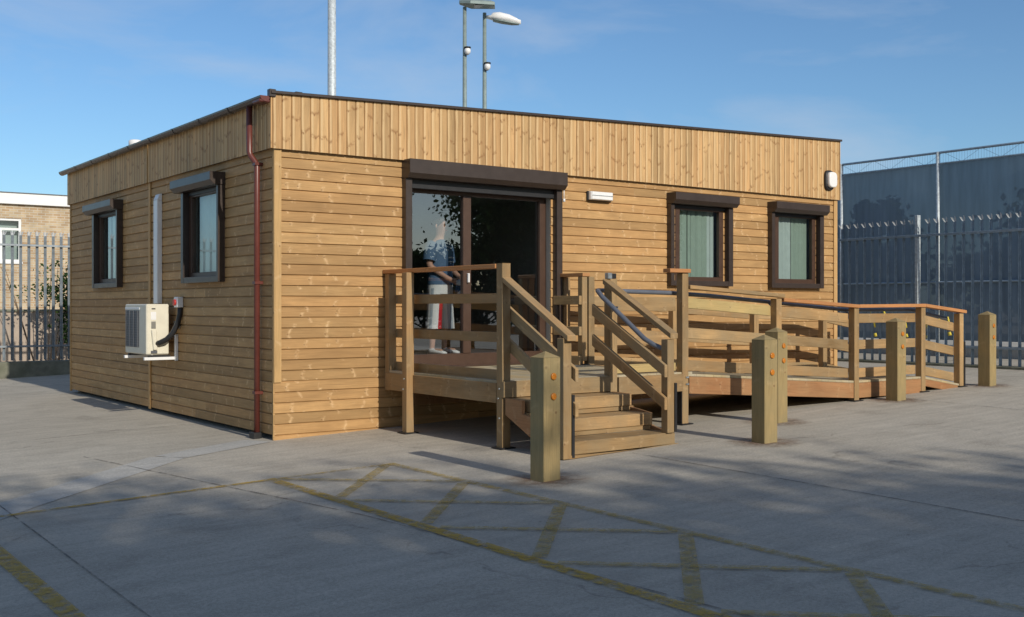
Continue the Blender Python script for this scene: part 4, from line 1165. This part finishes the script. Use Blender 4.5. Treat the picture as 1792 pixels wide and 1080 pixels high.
# unseen plants: mirrored tree and hedge; airy rows and last shrub added for shade
tree('broadleaf_tree', 25.7, -26.0, 11.0, 5.2, 'large leafy tree across the yard, mirrored in the sliding door glass', 2.2, 420, 150, 0.25, 'leaf_dark', 31, group='trees across the yard')
hx = [(14.6, 3.2), (17.0, 3.6), (19.5, 3.3), (22.4, 4.2), (25.4, 4.3), (28.2, 4.5)]
for i, (x, h) in enumerate(hx):
    tree('tall_shrub', x, -28.0 - 0.5 * (i % 2), h, 2.0, ['leafy shrub at the left end of the hedge line across the yard', 'second leafy shrub of the hedge line across the yard', 'third leafy shrub of the hedge line across the yard', 'fourth leafy shrub of the hedge line, under the large tree', 'fifth leafy shrub of the hedge line, under the large tree', 'leafy shrub at the right end of the hedge line across the yard'][i], 0.1, 90, 60, 0.28, 'leaf_dark', 40 + i, group='shrubs across the yard', cat='shrub')
def shade_tree(x, y, h, r, label, seed):
    """added unseen tree for foreground shade; leaves thin upwards to soften its shadow edge."""
    z0 = gz(x); t = empty('broadleaf_tree', (x, y, z0), label, 'tree', 'trees across the yard')
    random.seed(seed)
    tm = MB(); tm.tube([(x, y, z0 - 0.1), (x + 0.05, y, z0 + 3), (x, y, z0 + 7), (x, y, z0 + h - 1.0)], [0.26, 0.22, 0.14, 0.03], 10)
    for k in range(9):
        a = k * 2.4; z = z0 + 3 + k * 0.75
        tm.tube([(x, y, z), (x + math.cos(a) * r * .5, y + math.sin(a) * r * .5, z + .8), (x + math.cos(a) * r * .85, y + math.sin(a) * r * .85, z + 1.6)], [0.08, 0.05, 0.015], 6)
    tm.build('trunk', M['bark'], t)
    cm = MB(); n = 0
    while n < 17000:
        d = random.random() * 9.0                      # depth below the top
        if random.random() > min(1.0, (d / 2.6) ** 1.3): continue
        a = random.random() * 6.2832; q = r * math.sqrt(random.random()) * (1.0 if d < 6 else 1.0 - 0.12 * (d - 6))
        leaf_quad(cm, Vector((x + q * math.cos(a), y + q * math.sin(a), z0 + h - d)), 0.25 if d < 4.5 else 0.38); n += 1
    cm.build('crown', M['leaf'], t, recalc=False)
order = ['first', 'second', 'third', 'fourth', 'fifth', 'sixth', 'seventh', 'eighth']
for row, (dq, dh, s0, wd_) in enumerate(((0.0, 0.0, 4.6, 'near'), (-3.2, 1.75, 6.0, 'far'))):
    for i in range(7):
        s_ = s0 + 2.75 * i
        shade_tree(-11.0 + 0.805 * s_ + 0.593 * dq, -19.45 - 0.593 * s_ + 0.805 * dq, 11.3 + dh + 0.12 * math.sin(i * 2.1 + row), 3.4,
                  'tall airy tree added behind the camera to shade the foreground, %s from the left in the %s row' % (order[i], wd_), 60 + i + 10 * row)
tree('tall_shrub', -7.6, -16.6, 4.5, 3.2, 'wide leafy shrub added unseen behind the camera to block sky light', 0.4, 200, 70, 0.30, 'leaf', 71, cat='shrub')  # added out of view to cut sky light on the near concrete

# ------------------------------------------------------------------ person behind the door glass
def person(px, py, pz):
    t = empty('person', (px, py, pz), 'man in a blue t shirt and white shorts standing inside the glass door', 'person')
    # skeleton grown with a skin modifier; faces the glass, turned a little to his left
    V = []; E = []; RAD = []
    def add(p, r, link=None):
        V.append(p); RAD.append(r)
        if link is not None: E.append((link, len(V) - 1))
        return len(V) - 1
    pel = add((0, 0, 0.95), (0.145, 0.11))
    wa = add((0, 0, 1.10), (0.14, 0.11), pel)
    ch = add((0, 0.0, 1.30), (0.16, 0.12), wa)
    sh = add((0, 0.01, 1.43), (0.10, 0.085), ch)
    nk = add((0, 0.0, 1.52), (0.055, 0.06), sh)
    hb = add((0, -0.015, 1.60), (0.07, 0.085), nk)
    hm = add((0, -0.02, 1.68), (0.078, 0.098), hb)
    ht = add((0, -0.01, 1.755), (0.06, 0.075), hm)
    ns = add((0, -0.118, 1.655), (0.012, 0.014), hm)
    for sx in (-1, 1):
        hip = add((0.09 * sx, 0, 0.90), (0.095, 0.095), pel)
        kn = add((0.125 * sx, -0.02, 0.50), (0.06, 0.06), hip)
        cf_ = add((0.13 * sx, 0.02, 0.36), (0.055, 0.058), kn)
        an = add((0.135 * sx, 0.03, 0.09), (0.036, 0.038), cf_)
        he = add((0.14 * sx, 0.03, 0.045), (0.04, 0.04), an)
        toe = add((0.15 * sx, -0.15, 0.035), (0.04, 0.028), he)
        s_ = add((0.175 * sx, 0.01, 1.40), (0.062, 0.06), sh)
        if sx < 0:
            el = add((-0.245, 0.0, 1.14), (0.047, 0.047), s_); wr = add((-0.10, -0.20, 0.98), (0.03, 0.03), el)
            pm = add((-0.03, -0.25, 0.945), (0.036, 0.024), wr); dirn = Vector((0.75, -0.35, -0.45)).normalized(); side_ = Vector((0, -0.6, 0.75)).normalized()
        else:
            el = add((0.25, 0.03, 1.14), (0.047, 0.047), s_); wr = add((0.18, -0.19, 1.0), (0.03, 0.03), el)
            pm = add((0.12, -0.25, 0.97), (0.036, 0.024), wr); dirn = Vector((-0.8, -0.3, -0.35)).normalized(); side_ = Vector((0, -0.6, 0.75)).normalized()
        base = Vector(V[pm])
        for k, ln in enumerate((0.062, 0.07, 0.066, 0.052)):
            b1 = base + side_ * (k - 1.5) * 0.019 + dirn * 0.035
            f1 = add(tuple(b1), (0.0095, 0.0095), pm)
            f2 = add(tuple(b1 + dirn * ln * 0.55), (0.0088, 0.0088), f1)
            add(tuple(b1 + dirn * ln * 0.8 + Vector((0, 0.02, -0.02))), (0.0078, 0.0078), f2)
        th = base + side_ * 0.035
        t1 = add(tuple(th), (0.011, 0.011), pm); add(tuple(th + (dirn + side_ * 0.8).normalized() * 0.045), (0.009, 0.009), t1)
    me = bpy.data.meshes.new('body'); me.from_pydata(V, E, [])
    o = bpy.data.objects.new('body', me); COL.objects.link(o); o.parent = t
    o.modifiers.new('skin', 'SKIN'); ss = o.modifiers.new('sub', 'SUBSURF'); ss.levels = 2; ss.render_levels = 2
    for d, r in zip(me.skin_vertices[0].data, RAD): d.radius = r
    me.skin_vertices[0].data[0].use_root = True
    me.materials.append(M['skin'])
    def ell(cx_, cy_, z, rx, ry, n=20): return [(px + cx_ + rx * math.cos(2 * math.pi * k / n), py + cy_ + ry * math.sin(2 * math.pi * k / n), pz + z) for k in range(n)]
    def tubeP(pts, r, n=12): 
        mb = MB(); mb.tube([(px + a, py + b_, pz + c) for a, b_, c in pts], r, n, cap=False); return mb
    mb = MB()
    mb.rings([ell(0, 0, 0.90, .205, .150), ell(0, 0, 1.0, .195, .148), ell(0, 0, 1.12, .19, .145), ell(0, 0, 1.28, .215, .155), ell(0, 0.005, 1.40, .215, .13), ell(0, 0.005, 1.455, .15, .10), ell(0, 0, 1.49, .075, .075)], cap=False)
    mb.tube([(px - 0.15, py + 0.01, pz + 1.42), (px - 0.20, py + 0.01, pz + 1.35), (px - 0.245, py + 0.0, pz + 1.20)], [.088, .088, .086], 14, cap=False)
    mb.tube([(px + 0.15, py + 0.01, pz + 1.42), (px + 0.20, py + 0.02, pz + 1.35), (px + 0.25, py + 0.03, pz + 1.20)], [.088, .088, .086], 14, cap=False)
    shirt = mb.build('shirt', M['shirt'], t)
    mb = MB()
    for k in range(6):
        a0, a1 = R(255 + k * 9), R(264 + k * 9)
        q = [(px + .218 * math.cos(a) + 0.0, py + .159 * math.sin(a), pz + z) for a, z in ((a0, 1.10), (a1, 1.10), (a1, 1.34), (a0, 1.34))]
        mb.face(q)
    mb.build('shirt_print', M['shirt_dark'], shirt, recalc=False)
    mb = MB()
    for z in (1.245, 1.19):
        for k in range(5):
            a0, a1 = R(262 + k * 8), R(267 + k * 8)
            mb.face([(px + .2215 * math.cos(a), py + .162 * math.sin(a), pz + zz) for a, zz in ((a0, z), (a1, z), (a1, z + 0.016), (a0, z + 0.016))])
    mb.build('shirt_stripe', M['white'], shirt, recalc=False)
    mb = MB()
    mb.rings([ell(0, 0, 0.955, .19, .14), ell(0, 0, 0.88, .205, .15), ell(0, 0, 0.78, .205, .15)], cap=False)
    def pick(sx):
        def f(i, k):
            a = (k + 0.5) / 16 * 360
            if sx < 0 and 246 < a < 325 and i >= 1: return 2
            if sx < 0 and 170 < a < 205: return 1
            if sx > 0 and 222 < a < 275: return 1
            return 0
        return f
    for sx in (-1, 1):
        rg = []
        for z, r_ in ((0.86, .105), (0.70, .104), (0.55, .102), (0.33, .105)):
            c_ = 0.098 + (0.86 - z) * 0.095
            rg.append([(px + sx * c_ + r_ * math.cos(2 * math.pi * k / 16), py - 0.005 + r_ * math.sin(2 * math.pi * k / 16), pz + z) for k in range(16)])
        mb.rings(rg, mi=pick(sx), cap=False)
    mb.build('shorts', [M['shorts'], M['shorts_grey'], M['shorts_red']], t)
    for sx in (-1, 1):
        mb = MB()
        rg = []
        for yy, w_, h_ in ((0.08, .035, .07), (0.02, .046, .085), (-0.06, .047, .065), (-0.15, .046, .05), (-0.20, .025, .035)):
            rg.append([(px + 0.143 * sx + w_ * math.cos(2 * math.pi * k / 12), py + yy, pz + max(0.0, h_ * 0.5 + h_ * 0.5 * math.sin(2 * math.pi * k / 12))) for k in range(12)])
        mb.rings(rg); mb.build('shoe', M['white'], t)
    mb = MB()
    rg = []
    for z, r1, r2, cy in ((1.665, .098, .085, .045), (1.70, .102, .105, .02), (1.75, .09, .10, .005), (1.79, .055, .065, 0.0), (1.80, .01, .01, 0.0)):
        rg.append([(px + r1 * math.cos(2 * math.pi * k / 16), py + cy + r2 * math.sin(2 * math.pi * k / 16), pz + z) for k in range(16)])
    mb.rings(rg); mb.build('hair', M['hair'], t)
    for sx in (-1, 1):
        mb = MB(); mb.tube([(px + 0.032 * sx, py - 0.108, pz + 1.683), (px + 0.032 * sx, py - 0.116, pz + 1.683)], 0.010, 8); mb.build('eye', M['black'], t)
        mb = MB(); mb.tube([(px + 0.088 * sx, py - 0.01, pz + 1.685), (px + 0.096 * sx, py - 0.005, pz + 1.66), (px + 0.09 * sx, py - 0.008, pz + 1.635)], [.010, .014, .008], 7); mb.build('ear', M['skin'], t)
    mb = MB(); mb.tube([(px - 0.025, py - 0.104, pz + 1.61), (px, py - 0.109, pz + 1.608), (px + 0.025, py - 0.104, pz + 1.61)], 0.006, 6); mb.build('mouth', M['shorts_red'], t)
    t.rotation_euler = (0, 0, R(22))
    return t
random.seed(3)
PX, PY, PZ = 2.60, 0.62, 0.88
person(PX, PY, PZ)
c_ = Vector((PX, PY, PZ))
# white and navy cloth bundle held in both hands
t = empty('cloth_bundle', (PX + 0.14, PY - 0.26, PZ + 0.82), 'white and navy patterned bundle held in front of the man', 'bundle')
mb = MB()
q = Vector((PX + 0.15, PY - 0.27, PZ + 0.865))
for k, (dx_, dz_, r_, m_) in enumerate(((-.03, .06, .045, 0), (.03, .05, .05, 1), (-.01, 0, .055, 1), (.05, -.03, .042, 0), (.0, -.07, .045, 0), (-.04, -.035, .035, 1), (.03, -.10, .03, 1))):
    mb.lathe([(0.005, -r_), (r_ * .75, -r_ * .65), (r_, 0), (r_ * .75, r_ * .65), (0.005, r_)], q + Vector((dx_, 0.01 * (k % 3), dz_)), 12, mi=m_)
mb.build('cloth', [M['white'], M['shirt_dark']], t)
